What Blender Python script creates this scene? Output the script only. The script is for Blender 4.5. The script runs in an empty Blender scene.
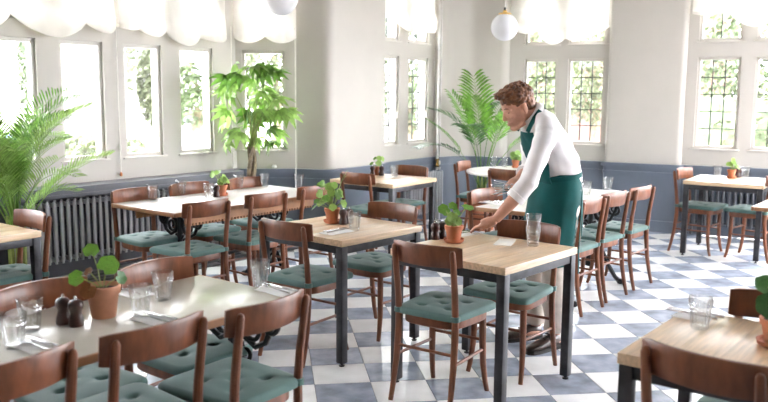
import bpy, bmesh, math, random
from mathutils import Vector, Matrix, noise
from math import sin, cos, pi, radians, sqrt, atan2

SC = bpy.context.scene
COL = SC.collection
random.seed(7)

# ------------------------------------------------------------------ camera
CAM = Vector((-0.223, -4.798, 1.566))
PITCH, ROLL, YAW, FPX = 0.134187, 0.0075428, 0.1411289, 804.774
fw = Vector((sin(YAW)*cos(PITCH), cos(YAW)*cos(PITCH), -sin(PITCH)))
rt = Vector((cos(YAW), -sin(YAW), 0)); up = rt.cross(fw)
r2 = rt*cos(ROLL)+up*sin(ROLL); u2 = -rt*sin(ROLL)+up*cos(ROLL)
cd = bpy.data.cameras.new('camera'); cam = bpy.data.objects.new('camera', cd); COL.objects.link(cam)
M = Matrix((r2, u2, -fw)).transposed().to_4x4(); M.translation = CAM
cam.matrix_world = M
cd.sensor_width = 36; cd.lens = FPX/768*36; cd.clip_start = .05; cd.clip_end = 300
cd.dof.use_dof = True; cd.dof.focus_distance = 4.75; cd.dof.aperture_fstop = 2.8
SC.camera = cam

# ------------------------------------------------------------------ world and exposure
W = bpy.data.worlds.new('sky'); SC.world = W; W.use_nodes = True
bgn = W.node_tree.nodes['Background']
bgn.inputs[0].default_value = (0.935, 0.95, 1.0, 1); bgn.inputs[1].default_value = 21.0
SC.view_settings.view_transform = 'Standard'
try: SC.view_settings.look = 'None'
except Exception: pass
SC.view_settings.gamma = 1.0; SC.view_settings.use_curve_mapping = False
SC.view_settings.exposure = 0.78
SC.cycles.max_bounces = 10; SC.cycles.diffuse_bounces = 6; SC.cycles.glossy_bounces = 4
SC.cycles.transparent_max_bounces = 24; SC.cycles.caustics_reflective = False; SC.cycles.caustics_refractive = False
SC.cycles.sample_clamp_indirect = 8

# ------------------------------------------------------------------ helpers
def V(*a): return Vector(a)
class MB:
    def __init__(s): s.v = []; s.f = []
    def add(s, vs, fs):
        n = len(s.v); s.v += [tuple(v) for v in vs]; s.f += [[i+n for i in f] for f in fs]; return s
    def box(s, c, size, rz=0, R=None, b=0):
        hx, hy, hz = [q/2 for q in size]
        bm = bmesh.new(); bmesh.ops.create_cube(bm, size=1)
        for v in bm.verts: v.co = Vector((v.co.x*size[0], v.co.y*size[1], v.co.z*size[2]))
        if b: bmesh.ops.bevel(bm, geom=bm.edges[:], offset=b, segments=2, profile=.5, affect='EDGES')
        Rm = R if R is not None else Matrix.Rotation(rz, 3, 'Z')
        bm.verts.index_update()
        s.add([Rm @ v.co + Vector(c) for v in bm.verts], [[v.index for v in f.verts] for f in bm.faces]); bm.free(); return s
    def tube(s, pts, rad, n=8, flat=1.0):
        pts = [Vector(p) for p in pts]
        if not hasattr(rad, '__len__'): rad = [rad]*len(pts)
        T = []
        for i in range(len(pts)):
            a = pts[max(0, i-1)]; b = pts[min(len(pts)-1, i+1)]; d = b-a
            T.append(d.normalized() if d.length > 1e-9 else Vector((0, 0, 1)))
        ref = Vector((0, 0, 1)) if abs(T[0].z) < .9 else Vector((1, 0, 0))
        N = (ref - T[0]*ref.dot(T[0])).normalized(); rings = []
        for p, t, r in zip(pts, T, rad):
            N = (N - t*N.dot(t)).normalized(); B = t.cross(N)
            rings.append([p + N*(r*cos(2*pi*k/n)) + B*(r*flat*sin(2*pi*k/n)) for k in range(n)])
        return s.loft(rings)
    def loft(s, rings, closed=True, cap=True):
        n = len(rings[0]); vs = [p for r in rings for p in r]; fs = []
        for i in range(len(rings)-1):
            for k in range(n if closed else n-1):
                k2 = (k+1) % n; fs.append([i*n+k, i*n+k2, (i+1)*n+k2, (i+1)*n+k])
        if cap and closed: fs.append(list(range(n))[::-1]); fs.append([(len(rings)-1)*n+k for k in range(n)])
        return s.add(vs, fs)
    def lathe(s, prof, n=16, c=(0, 0, 0), flute=0):
        rings = []
        for r, z in prof:
            r = max(r, 1e-4)
            rings.append([(c[0]+r*(1-flute*(k % 2))*cos(2*pi*k/n), c[1]+r*(1-flute*(k % 2))*sin(2*pi*k/n), c[2]+z) for k in range(n)])
        return s.loft(rings)
    def ell(s, c, r, R=None, nu=14, nv=9):
        c = Vector(c); R = R or Matrix.Identity(3); rings = []
        for j in range(nv+1):
            th = pi*(j/nv); q = max(sin(th), 1e-3)
            rings.append([c + R @ Vector((r[0]*q*cos(2*pi*k/nu), r[1]*q*sin(2*pi*k/nu), -r[2]*cos(th))) for k in range(nu)])
        return s.loft(rings)
    def prism(s, poly, z0, z1):
        n = len(poly)
        vs = [(p[0], p[1], z0) for p in poly]+[(p[0], p[1], z1) for p in poly]
        fs = [list(range(n))[::-1], list(range(n, 2*n))]+[[i, (i+1) % n, n+(i+1) % n, n+i] for i in range(n)]
        return s.add(vs, fs)
    def xf(s, m):
        s.v = [tuple(m @ Vector(v)) for v in s.v]; return s
    def mesh(s, name, mat, smooth=35, recalc=True):
        me = bpy.data.meshes.new(name); me.from_pydata(s.v, [], s.f)
        if recalc:
            bm = bmesh.new(); bm.from_mesh(me); bmesh.ops.recalc_face_normals(bm, faces=bm.faces[:]); bm.to_mesh(me); bm.free()
        if mat: me.materials.append(MAT[mat] if isinstance(mat, str) else mat)
        if smooth:
            me.shade_smooth(); me.set_sharp_from_angle(angle=radians(smooth))
        me.update(); return me
    def build(s, name, mat, parent=None, smooth=35, recalc=True):
        return link(name, s.mesh(name, mat, smooth, recalc), parent)
def link(name, me, parent=None):
    o = bpy.data.objects.new(name, me); COL.objects.link(o)
    if parent: o.parent = parent
    return o
def thing(name, label, cat, loc=(0, 0, 0), rz=0, group=None):
    o = bpy.data.objects.new(name, None); COL.objects.link(o); o.location = loc; o.rotation_euler = (0, 0, rz)
    return tag(o, label, cat, group)
def tag(o, label=None, cat=None, group=None, kind=None):
    for k, v in (('label', label), ('category', cat), ('group', group), ('kind', kind)):
        if v: o[k] = v
    return o
def struct(name, kind='structure', loc=(0, 0, 0)):
    o = bpy.data.objects.new(name, None); COL.objects.link(o); o['kind'] = kind; o.location = loc; return o
def dup(root, label, loc, rz=0, group=None, scale=None):
    r = root.copy(); COL.objects.link(r); r.location = loc; r.rotation_euler = (0, 0, rz)
    r['label'] = label
    if group: r['group'] = group
    if scale: r.scale = scale
    for ch in list(root.children):
        c = ch.copy(); COL.objects.link(c); c.parent = r
        for g in list(ch.children):
            d = g.copy(); COL.objects.link(d); d.parent = c
    return r

# ------------------------------------------------------------------ materials
MAT = {}
def mat(name, col, rough=.5, metal=0, var=.08, scale=6, bump=0, bscale=80, stretch=None, spec=.5, rnd=0, col2=None, coat=0, sheen=0, trans=0, coatr=.12):
    m = bpy.data.materials.new(name); m.use_nodes = True; nt = m.node_tree; N = nt.nodes; L = nt.links
    b = N['Principled BSDF']; b.inputs['Roughness'].default_value = rough; b.inputs['Metallic'].default_value = metal
    b.inputs['Specular IOR Level'].default_value = spec
    if coat: b.inputs['Coat Weight'].default_value = coat; b.inputs['Coat Roughness'].default_value = coatr
    if sheen: b.inputs['Sheen Weight'].default_value = sheen
    tc = N.new('ShaderNodeTexCoord'); mp = N.new('ShaderNodeMapping'); L.new(tc.outputs['Object'], mp.inputs[0])
    if stretch: mp.inputs['Scale'].default_value = stretch
    nz = N.new('ShaderNodeTexNoise'); nz.inputs['Scale'].default_value = scale; nz.inputs['Detail'].default_value = 5
    L.new(mp.outputs[0], nz.inputs['Vector'])
    c2 = col2 or tuple(max(0, c*(1-3*var)) for c in col)
    c1 = tuple(min(1, c*(1+var)) for c in col)
    rp = N.new('ShaderNodeValToRGB'); rp.color_ramp.elements[0].position = .3; rp.color_ramp.elements[1].position = .7
    rp.color_ramp.elements[0].color = (*c2, 1); rp.color_ramp.elements[1].color = (*c1, 1)
    L.new(nz.outputs[0], rp.inputs[0]); out = rp.outputs[0]
    if rnd:
        oi = N.new('ShaderNodeObjectInfo'); gm = N.new('ShaderNodeNewGeometry'); ad = N.new('ShaderNodeMath'); ad.operation = 'ADD'
        L.new(oi.outputs['Random'], ad.inputs[0]); L.new(gm.outputs['Random Per Island'], ad.inputs[1])
        fr = N.new('ShaderNodeMath'); fr.operation = 'FRACT'; L.new(ad.outputs[0], fr.inputs[0])
        mr = N.new('ShaderNodeMapRange'); mr.inputs[3].default_value = 1-rnd; mr.inputs[4].default_value = 1+rnd
        L.new(fr.outputs[0], mr.inputs[0])
        hs = N.new('ShaderNodeHueSaturation'); L.new(out, hs.inputs['Color']); L.new(mr.outputs[0], hs.inputs['Value']); out = hs.outputs[0]
        cb = N.new('ShaderNodeVectorMath'); cb.operation = 'ADD'
        L.new(tc.outputs['Object'], cb.inputs[0]); L.new(oi.outputs['Location'], cb.inputs[1]); L.new(cb.outputs[0], mp.inputs[0])
    L.new(out, b.inputs['Base Color'])
    if bump:
        n2 = N.new('ShaderNodeTexNoise'); n2.inputs['Scale'].default_value = bscale; n2.inputs['Detail'].default_value = 4
        L.new(mp.outputs[0], n2.inputs['Vector']); bp = N.new('ShaderNodeBump'); bp.inputs['Strength'].default_value = bump
        bp.inputs['Distance'].default_value = .01; L.new(n2.outputs[0], bp.inputs['Height']); L.new(bp.outputs[0], b.inputs['Normal'])
    if trans:
        tr = N.new('ShaderNodeBsdfTranslucent'); L.new(out, tr.inputs[0]); mx = N.new('ShaderNodeMixShader'); mx.inputs[0].default_value = trans
        L.new(b.outputs[0], mx.inputs[1]); L.new(tr.outputs[0], mx.inputs[2]); L.new(mx.outputs[0], N['Material Output'].inputs[0])
    MAT[name] = m; return m
def glassy(name, tint, rough, f0):
    m = bpy.data.materials.new(name); m.use_nodes = True; nt = m.node_tree; N = nt.nodes; L = nt.links
    N.remove(N['Principled BSDF']); t = N.new('ShaderNodeBsdfTransparent'); t.inputs[0].default_value = (*tint, 1)
    g = N.new('ShaderNodeBsdfGlossy'); g.inputs['Roughness'].default_value = rough
    lw = N.new('ShaderNodeLayerWeight'); lw.inputs[0].default_value = .5
    pw = N.new('ShaderNodeMath'); pw.operation = 'POWER'; L.new(lw.outputs['Facing'], pw.inputs[0]); pw.inputs[1].default_value = 3.0
    ml = N.new('ShaderNodeMath'); ml.operation = 'MULTIPLY_ADD'; L.new(pw.outputs[0], ml.inputs[0]); ml.inputs[1].default_value = f0; ml.inputs[2].default_value = .04
    mx = N.new('ShaderNodeMixShader'); L.new(ml.outputs[0], mx.inputs[0]); L.new(t.outputs[0], mx.inputs[1]); L.new(g.outputs[0], mx.inputs[2])
    L.new(mx.outputs[0], N['Material Output'].inputs[0]); MAT[name] = m
mat('wall_paint', (.475, .445, .405), .55, var=.015, scale=3, bump=.03, bscale=60)
mat('window_paint', (.53, .50, .455), .4, var=.015)
mat('dado_paint', (.130, .155, .195), .33, var=.03, scale=4, bump=.03, bscale=30)
mat('sill_paint', (.085, .09, .105), .35, var=.06, scale=5)
mat('ceiling_paint', (.8, .79, .77), .7, var=.01)
mat('tile_white', (.80, .80, .80), .2, var=.05, scale=5, bump=.03, bscale=9, rnd=.05)
mat('tile_blue', (.34, .38, .465), .2, var=.15, scale=7, bump=.03, bscale=9, rnd=.14)
mat('grout', (.13, .12, .12), .8)
mat('board_dark', (.045, .043, .047), .3, var=.15, scale=6, stretch=(1, 9, 9), rnd=.2)
mat('chair_wood', (.185, .060, .025), .4, var=.14, scale=9, stretch=(3, 3, 1), bump=.02, coat=.08, rnd=.1, spec=.4)
mat('cushion_cloth', (.078, .150, .134), .7, var=.05, scale=8, bump=.06, bscale=260, rnd=.05, spec=.35, sheen=.12)
mat('pine', (.66, .46, .275), .4, var=.10, scale=5, stretch=(1.2, 14, 14), bump=.02, bscale=30, rnd=.06, coat=.85, coatr=.34)
mat('steel', (.045, .045, .05), .42, metal=.55, var=.2, scale=12)
mat('iron', (.012, .012, .014), .35, metal=.3, var=.2)
mat('lino', (.53, .50, .43), .22, var=.03, scale=7)
mat('white_top', (.80, .78, .74), .22, var=.02, scale=7)  # on the long tables this white is window glare, put into the colour
mat('edge_wood', (.36, .17, .075), .35, var=.12, scale=8)
mat('terracotta', (.50, .175, .085), .75, var=.10, scale=9, bump=.05)
mat('clay_pale', (.56, .27, .165), .8, var=.08, scale=12, bump=.05)
mat('pot_white', (.8, .8, .78), .3)
mat('soil', (.03, .02, .015), .95, var=.3, scale=60, bump=.5)
mat('leaf', (.15, .33, .045), .42, var=.2, scale=14, rnd=.22, trans=.4)
mat('leaf_dark', (.05, .15, .035), .4, var=.2, scale=14, rnd=.25, trans=.25)
mat('leaf_pale', (.30, .47, .12), .45, var=.15, scale=14, rnd=.2, trans=.5)
mat('leaf_russet', (.22, .08, .02), .5, var=.3, scale=20, trans=.2)
mat('stem', (.34, .42, .12), .5, var=.2)
mat('leaf_money', (.34, .54, .14), .4, var=.15, scale=14, rnd=.25, trans=.55)
mat('bark', (.24, .185, .12), .85, var=.2, scale=20, bump=.2)
mat('mill_wood', (.045, .012, .007), .38, var=.15, scale=10)
mat('chrome', (.75, .75, .76), .16, metal=1, var=.02)
mat('napkin', (.92, .91, .90), .85, var=.02, bump=.1, bscale=90)
mat('card', (.86, .84, .81), .7, var=.01)
mat('skin', (.58, .295, .205), .45, var=.06, scale=20, bump=.02, bscale=200)
mat('hair', (.19, .068, .022), .45, var=.35, scale=38, bump=.5, bscale=90, col2=(.06, .02, .007))
mat('shirt', (.80, .765, .77), .8, var=.015, bump=.04, bscale=350)
mat('apron', (.002, .070, .066), .8, var=.1, scale=7, bump=.06, bscale=400, spec=.25)
mat('trouser', (.62, .55, .48), .85, var=.06, bump=.06, bscale=300)
mat('shoe', (.035, .016, .011), .35, var=.2)
mat('sole', (.02, .016, .014), .7)
mat('eye_white', (.8, .78, .75), .2); mat('eye_dark', (.03, .02, .015), .2); mat('lip', (.50, .20, .16), .45)
mat('belt', (.02, .025, .05), .6)
mat('brass', (.72, .45, .16), .25, metal=1, var=.05)
mat('opal', (.92, .92, .94), .12, var=.005, trans=.3)
mat('radiator_paint', (.50, .52, .55), .3, var=.04, metal=.1)
mat('radiator_dark', (.07, .075, .085), .35, var=.05)
mat('pipe_paint', (.62, .60, .57), .35)
mat('cord', (.8, .78, .72), .7); mat('toggle', (.55, .18, .06), .4)
mat('blind_cloth', (.78, .745, .69), .8, var=.02, scale=10, trans=.17)
mat('lead', (.03, .033, .033), .5)
mat('leaf_garden', (.10, .135, .06), .6, var=.25, scale=5, rnd=.3)
mat('leaf_garden_pale', (.15, .175, .09), .6, var=.25, scale=5, rnd=.3)
mat('paving', (.30, .29, .28), .8, var=.05)
mat('render_white', (.5, .49, .47), .8)
mat('brick_out', (.19, .10, .08), .85, var=.15, scale=14)
mat('roof_tile', (.12, .08, .07), .8); mat('house_glass', (.12, .14, .16), .1)
mat('car_paint', (.08, .14, .30), .2, coat=.5); mat('rubber', (.02, .02, .02), .7)
glassy('pane_glass', (.98, .99, .985), .02, .25)
glassy('tumbler_glass', (.985, .99, .99), .08, .85)
_m = MAT['tumbler_glass']; _n = _m.node_tree.nodes; _g = _n.new('ShaderNodeBsdfGlass'); _g.inputs['Roughness'].default_value = .0; _g.inputs['IOR'].default_value = 1.45
_x = _n.new('ShaderNodeMixShader'); _x.inputs[0].default_value = .22; _o = _n['Material Output']; _src = _o.inputs[0].links[0].from_socket
_m.node_tree.links.new(_src, _x.inputs[1]); _m.node_tree.links.new(_g.outputs[0], _x.inputs[2]); _m.node_tree.links.new(_x.outputs[0], _o.inputs[0])

# ------------------------------------------------------------------ the room shell
class Facet:
    def __init__(s, A, B):
        s.A = Vector(A); s.B = Vector(B); d = s.B-s.A; s.L = d.length; s.t = d.normalized(); s.n = Vector((-s.t.y, s.t.x)); s.rz = atan2(s.t.y, s.t.x)
    def p(s, q, off, z): w = s.A+s.t*q+s.n*off; return Vector((w.x, w.y, z))
    def p2(s, q, off): w = s.A+s.t*q+s.n*off; return (w.x, w.y)
F1 = Facet((-4.37, -.07), (-.56, 3.56)); O1 = (Vector((-2.337, 1.867))-F1.A).length
F2 = Facet((-.56, 3.56), (.06, 3.53))
F4 = Facet((.38, 3.38), (1.95, 5.1))
F6 = Facet((2.31, 5.10), (7.2, 1.68))
ZT = 3.25

def panel(name, F, s0, s1, z0, z1, off, thick, holes, m, parent=None):
    ss = sorted({s0, s1, *[h[0] for h in holes], *[h[1] for h in holes]}); zs = sorted({z0, z1, *[h[2] for h in holes], *[h[3] for h in holes]})
    ss = [q for q in ss if s0 <= q <= s1]
    def solid(i, j):
        if i < 0 or j < 0 or i >= len(ss)-1 or j >= len(zs)-1: return False
        a = (ss[i]+ss[i+1])/2; b = (zs[j]+zs[j+1])/2
        return not any(h[0] < a < h[1] and h[2] < b < h[3] for h in holes)
    b = MB()
    for i in range(len(ss)-1):
        for j in range(len(zs)-1):
            if not solid(i, j): continue
            a0, a1, c0, c1 = ss[i], ss[i+1], zs[j], zs[j+1]; o, o2 = off, off+thick
            P = lambda q, d, z: F.p(q, d, z)
            b.add([P(a0, o, c0), P(a1, o, c0), P(a1, o, c1), P(a0, o, c1)], [[0, 1, 2, 3]])
            b.add([P(a0, o2, c0), P(a1, o2, c0), P(a1, o2, c1), P(a0, o2, c1)], [[3, 2, 1, 0]])
            if not solid(i-1, j): b.add([P(a0, o, c0), P(a0, o, c1), P(a0, o2, c1), P(a0, o2, c0)], [[0, 1, 2, 3]])
            if not solid(i+1, j): b.add([P(a1, o, c0), P(a1, o2, c0), P(a1, o2, c1), P(a1, o, c1)], [[0, 1, 2, 3]])
            if not solid(i, j-1): b.add([P(a0, o, c0), P(a0, o2, c0), P(a1, o2, c0), P(a1, o, c0)], [[0, 1, 2, 3]])
            if not solid(i, j+1): b.add([P(a0, o, c1), P(a1, o, c1), P(a1, o2, c1), P(a0, o2, c1)], [[0, 1, 2, 3]])
    o = b.build(name, m, parent, smooth=0, recalc=False)
    if not parent: o['kind'] = 'structure'
    return o
def polywall(name, pts, z0, z1, d0, d1, m, parent=None, smooth=40):
    """wall following plan points; d0 inner offset (negative = into room), d1 outer offset"""
    P = [Vector(p) for p in pts]; a = []; c = []
    for i in range(len(P)):
        t = (P[min(i+1, len(P)-1)]-P[max(i-1, 0)]).normalized(); n = Vector((-t.y, t.x)); a.append(P[i]+n*d0); c.append(P[i]+n*d1)
    k = len(P); rings = []
    for i in range(k): rings.append([(a[i].x, a[i].y, z0), (a[i].x, a[i].y, z1), (c[i].x, c[i].y, z1), (c[i].x, c[i].y, z0)])
    o = MB().loft(rings).build(name, m, parent, smooth=smooth)
    if not parent: o['kind'] = 'structure'
    return o
def rounded(pts, r, n=6):
    out = [Vector(pts[0])]
    for i in range(1, len(pts)-1):
        p = Vector(pts[i]); a = (Vector(pts[i-1])-p); c = (Vector(pts[i+1])-p); rr = min(r, a.length*.45, c.length*.45)
        A = p+a.normalized()*rr; C = p+c.normalized()*rr
        for k in range(n+1):
            u = k/n; out.append(A*(1-u)**2+p*2*u*(1-u)+C*u*u)
    out.append(Vector(pts[-1])); return out

# openings (measured along each wall)
W1 = [(O1-.05+.603*k, O1+.355+.603*k) for k in range(-4, 4)]
Z0, Z1, Z2, Z3 = .972, 1.978, 2.15, 2.85
h1 = [(a, b, Z0, Z1) for a, b in W1]+[(a, b, Z2, Z3) for a, b in W1]
w1 = panel('wall_bay', F1, 0, F1.L, 0, ZT, 0, .16, h1, 'wall_paint')
W2 = [(.06, .50)]
w2 = panel('wall_bay_end', F2, 0, F2.L, 0, ZT, 0, .16, [(a, b, Z0, Z1) for a, b in W2]+[(a, b, Z2, Z3) for a, b in W2], 'wall_paint')
P_pier = rounded([F2.p2(F2.L-.005, 0), (.38, 3.38), F4.p2(.985, 0)], .09)+[Vector(F4.p2(.992, .10))]
w3 = polywall('wall_pier', P_pier, 0, ZT, 0, .18, 'wall_paint')
W4 = [(.99, 1.375), (1.577, 2.02)]
w4 = panel('wall_back_left', F4, .9, F4.L+.1, 0, ZT, .07, .16, [(a, b, Z0, Z1) for a, b in W4]+[(a, b, Z2, Z3) for a, b in W4], 'wall_paint')
P_cor = rounded([F4.p2(2.16, .072), F4.p2(2.165, -.02), (1.98, 5.07), (2.28, 5.10), F6.p2(.1, 0), F6.p2(.38, -.01), F6.p2(.44, .07)], .12)
w5 = polywall('wall_corner', P_cor, 0, ZT, 0, .2, 'wall_paint')
W6 = [(.62, 1.03), (1.155, 1.595), (2.60, 3.045), (3.185, 3.63)]
w6 = panel('wall_back_right', F6, 0, F6.L, 0, ZT, .06, .16, [(a, b, Z0, Z1) for a, b in W6]+[(a, b, Z2, Z3) for a, b in W6]+[(4.2, 6.0, Z0, Z3)], 'wall_paint')
P_p6 = rounded([F6.p2(1.63, .10), F6.p2(1.64, 0), F6.p2(2.47, 0), F6.p2(2.50, .10)], .05)
w7 = polywall('wall_pier_right', P_p6, 0, ZT, 0, .12, 'wall_paint')
# rest of the room, behind the camera
FB = Facet((7.2, 1.68), (4.2, -6.5)); FC = Facet((4.2, -6.5), (-4.6, -6.5)); FD = Facet((-4.6, -6.5), (-4.37, -.07))
panel('wall_right', FB, 0, FB.L, 0, ZT, 0, .16, [(.8+1.9*k, 2.2+1.9*k, .9, 2.9) for k in range(2)], 'wall_paint')  # unseen openings, added to let daylight in from the right
panel('wall_front', FC, 0, FC.L, 0, ZT, 0, .16, [], 'wall_paint')
panel('wall_left', FD, 0, FD.L, 0, ZT, 0, .16, [], 'wall_paint')
ROOM = [F1.A, F1.B, F2.B, Vector((.38, 3.38)), Vector((1.95, 5.1)), Vector((2.31, 5.1)), F6.B, FB.B, FC.B]
c = MB(); c.prism([(p.x*1.03, p.y*1.03) for p in ROOM], ZT, ZT+.15); tag(c.build('ceiling', 'ceiling_paint', smooth=0), kind='structure')

# dado, rails, skirting, sill
def dado(F, s0, s1, off, nm, parent):
    for z0, z1, d, mm, part in ((.0, .74, .012, 'dado_paint', 'dado_panel'), (.735, .78, .045, 'dado_paint', 'dado_rail'), (.655, .685, .024, 'dado_paint', 'dado_moulding'), (0, .13, .03, 'dado_paint', 'skirting')):
        polywall(part, [F.p2(s0, off), F.p2(s1, off)], z0, z1, -d, .01, mm, parent, smooth=0)
def dado_poly(P, parent):
    for z0, z1, d, part in ((.0, .74, .012, 'dado_panel'), (.735, .78, .045, 'dado_rail'), (.655, .685, .024, 'dado_moulding'), (0, .13, .03, 'skirting')):
        polywall(part, P, z0, z1, -d, .01, 'dado_paint', parent)
dado(F2, .0, F2.L, 0, 'b', w2); dado_poly(P_pier[:-1], w3); dado(F4, .99, 2.16, .07, 'd', w4); dado_poly(P_cor, w5)
dado(F6, .42, 1.64, .06, 'e', w6); dado_poly(P_p6, w7); dado(F6, 2.48, 4.2, .06, 'f', w6)
polywall('dado_panel', [F1.p2(0, 0), F1.p2(F1.L, 0)], 0, .74, -.012, .01, 'sill_paint', w1, smooth=0)
sl = MB(); P = [F1.p2(0, .01), F1.p2(0, -.24), F1.p2(F1.L-.12, -.24), F1.p2(F1.L, .01)]; sl.prism(P, .725, .78)
sl.build('sill_shelf', 'sill_paint', w1, smooth=0)
polywall('sill_lip', [F1.p2(0, -.235), F1.p2(F1.L-.12, -.235)], .70, .725, -.012, .0, 'sill_paint', w1, smooth=0)

# windows
def window(idx, F, s0, s1, z0, z1, off, lead=None, bar=.032):
    root = struct('window_%d' % idx, loc=F.p((s0+s1)/2, off, z0)); root.rotation_euler = (0, 0, F.rz)
    w, h = s1-s0, z1-z0; b = MB()
    d = .05
    for c_, s_ in (((-w/2+bar/2, d, h/2), (bar, .045, h)), ((w/2-bar/2, d, h/2), (bar, .045, h)), ((0, d, bar/2), (w, .045, bar)), ((0, d, h-bar/2), (w, .045, bar))):
        b.box(c_, s_)
    b.build('frame', 'window_paint', root, smooth=0)
    MB().box((0, -.004, -.008), (w+.06, .03, .016), b=.003).build('inner_sill', 'window_paint', root, smooth=30)
    gw, gh = w-2*bar, h-2*bar
    nc, nr = lead or (1, 1)
    pm = MB().box((0, 0, 0), (gw/nc-.002, .004, gh/nr-.002)).mesh('pane', 'pane_glass', 0)
    for i in range(nc):
        for j in range(nr):
            o = link('pane', pm, root); o.location = (-gw/2+gw*(i+.5)/nc, d, bar+gh*(j+.5)/nr)
    if lead:
        vm = MB().box((0, 0, 0), (.013, .012, gh)).mesh('lead_bar', 'lead', 0); hm = MB().box((0, 0, 0), (gw, .012, .011)).mesh('lead_bar', 'lead', 0)
        for i in range(1, nc): o = link('lead_bar', vm, root); o.location = (-gw/2+gw*i/nc, d-.002, h/2)
        for j in range(1, nr): o = link('lead_bar', hm, root); o.location = (0, d-.002, bar+gh*j/nr)
        MB().box((w/2-bar*.5, d-.035, h*.33), (.014, .03, .08), b=.004).build('casement_stay', 'window_paint', root)
    return root
k = 1
for (F, ws, off, ld) in ((F1, W1[3:], 0, None), (F2, W2, 0, None), (F4, W4, .07, (3, 5)), (F6, W6, .06, (3, 5))):
    for a, b_ in ws:
        window(k, F, a, b_, Z0, Z1, off, ld); k += 1
        window(k, F, a, b_, Z2, Z3, off, (2, 1) if ld else None); k += 1

# floor: slab, 30 cm tiles laid in a checkerboard, dark boards along the bay
TS = .305
def inroom(x, y):
    c_ = False; n = len(ROOM)
    for i in range(n):
        a, b_ = ROOM[i], ROOM[(i+1) % n]
        if (a.y > y) != (b_.y > y) and x < (b_.x-a.x)*(y-a.y)/(b_.y-a.y)+a.x: c_ = not c_
    return c_
fl = MB(); fl.prism([(p.x, p.y) for p in ROOM], -.08, -.0025); floor = fl.build('floor', 'grout', smooth=0); floor['kind'] = 'structure'
def topx(p):
    d = Vector(p)-CAM; z = d.dot(fw)
    return (384+FPX*d.dot(r2)/z, 201-FPX*d.dot(u2)/z, z) if z > .1 else (9e9, 9e9, z)
def bayd(x, y): return (Vector((x, y))-F1.A).dot(F1.n)      # distance to bay wall (negative inside)
BW = -.60
cells = []
for i in range(-18, 26):
    for j in range(-23, 19):
        x, y = (i+.5)*TS, (j+.5)*TS
        if not inroom(x, y) or bayd(x, y) > BW-.05: continue
        px, py, z = topx((x, y, 0)); vis = -25 < px < 795 and -10 < py < 440
        cells.append((0 if vis else 1, z if z > 0 else 99, i, j, x, y))
cells.sort()
def tile_mb(mb, x, y):
    h = TS/2-.0012; e = .003; q = [(-1, -1), (1, -1), (1, 1), (-1, 1)]
    vs = [(x+a*h, y+b_*h, -.006) for a, b_ in q]+[(x+a*h, y+b_*h, -.0015) for a, b_ in q]+[(x+a*(h-e), y+b_*(h-e), 0) for a, b_ in q]
    fs = [[8, 9, 10, 11]]+[[l*4+k_, l*4+(k_+1) % 4, l*4+4+(k_+1) % 4, l*4+4+k_] for l in (0, 1) for k_ in range(4)]
    mb.add(vs, fs)
tm = {}
for m_ in ('tile_white', 'tile_blue'):
    b = MB(); tile_mb(b, 0, 0); tm[m_] = b.mesh('tile', m_, 0, recalc=False)
rest = {'tile_white': MB(), 'tile_blue': MB()}
for n_, (_, _, i, j, x, y) in enumerate(cells):
    m_ = 'tile_white' if (i+j) % 2 == 0 else 'tile_blue'
    if n_ < 300:
        o = link('tile', tm[m_], floor); o.location = (x, y, random.uniform(-.0003, .0003))
    else: tile_mb(rest[m_], x, y)
for m_, b in rest.items(): tag(b.build('outer_tiles', m_, floor, smooth=0, recalc=False), kind='stuff')
pl = MB().box((0, 0, -.011), (1.18, .106, .04), b=.003).mesh('floorboard', 'board_dark')
for r_ in range(6):
    for q in range(4):
        o = link('floorboard', pl, floor); w_ = F1.p2(1.0+1.2*q+(.5 if r_ % 2 else 0), -.02-.055-.109*r_); o.location = (w_[0], w_[1], .0); o.rotation_euler = (0, 0, F1.rz)

# ------------------------------------------------------------------ radiators, pipes
def radiator(F, s0, s1, off, z0, z1, m, label, pitch=.058, group='column radiators under the windows'):
    L = s1-s0; n = max(2, int(L/pitch)); t = thing('column_radiator', label, 'radiator', F.p((s0+s1)/2, off, 0), F.rz, group)
    h = z1-z0; cm = MB()
    for y in (-.045, .045): cm.tube([(0, y, z0), (0, y, z0+.03), (0, y, z1-.03), (0, y, z1)], [.010, .0138, .0138, .010], 8)
    for z in (z0+.03, z1-.03): cm.box((0, 0, z), (.03, .09, .035), b=.008)
    me = cm.mesh('column', m)
    for i in range(n): o = link('column', me, t); o.location = (-L/2+L*(i+.5)/n, 0, 0)
    hb = MB()
    for z in (z0+.03, z1-.03): hb.tube([(-L/2, 0, z), (L/2, 0, z)], .011, 8)
    hb.build('header_pipe', m, t)
    for x in (-L/2+.06, L/2-.06): MB().box((x, 0, (z0+.03)/2+.01), (.03, .07, z0+.01), b=.004).build('foot', m, t)
    return t
radiator(F1, O1+.02, O1+2.1, -.13, .15, .665, 'radiator_paint', 'long pale grey column radiator under the bay window sill')
radiator(F4, 1.36, 2.12, -.06, .13, .62, 'radiator_paint', 'pale grey column radiator on blue wall beside the pipes')
radiator(F6, 2.58, 3.75, -.06, .13, .64, 'radiator_dark', 'dark column radiator behind the table at right window')
tp = thing('wall_pipes', 'pair of painted vertical pipes with brass valve in wall corner', 'pipe', F4.p(2.11, -.02, .62))
for dx, r_ in ((0, .016), (.06, .011)):
    MB().tube([(F4.t.x*dx, F4.t.y*dx, 0), (F4.t.x*dx, F4.t.y*dx, 2.55)], r_, 8).build('pipe', 'pipe_paint', tp)
MB().lathe([(.0, .04), (.026, .04), (.026, .06), (.018, .07), (.018, .11), (.026, .12), (.026, .14), (0, .14)], 10).build('valve', 'brass', tp)

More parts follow.
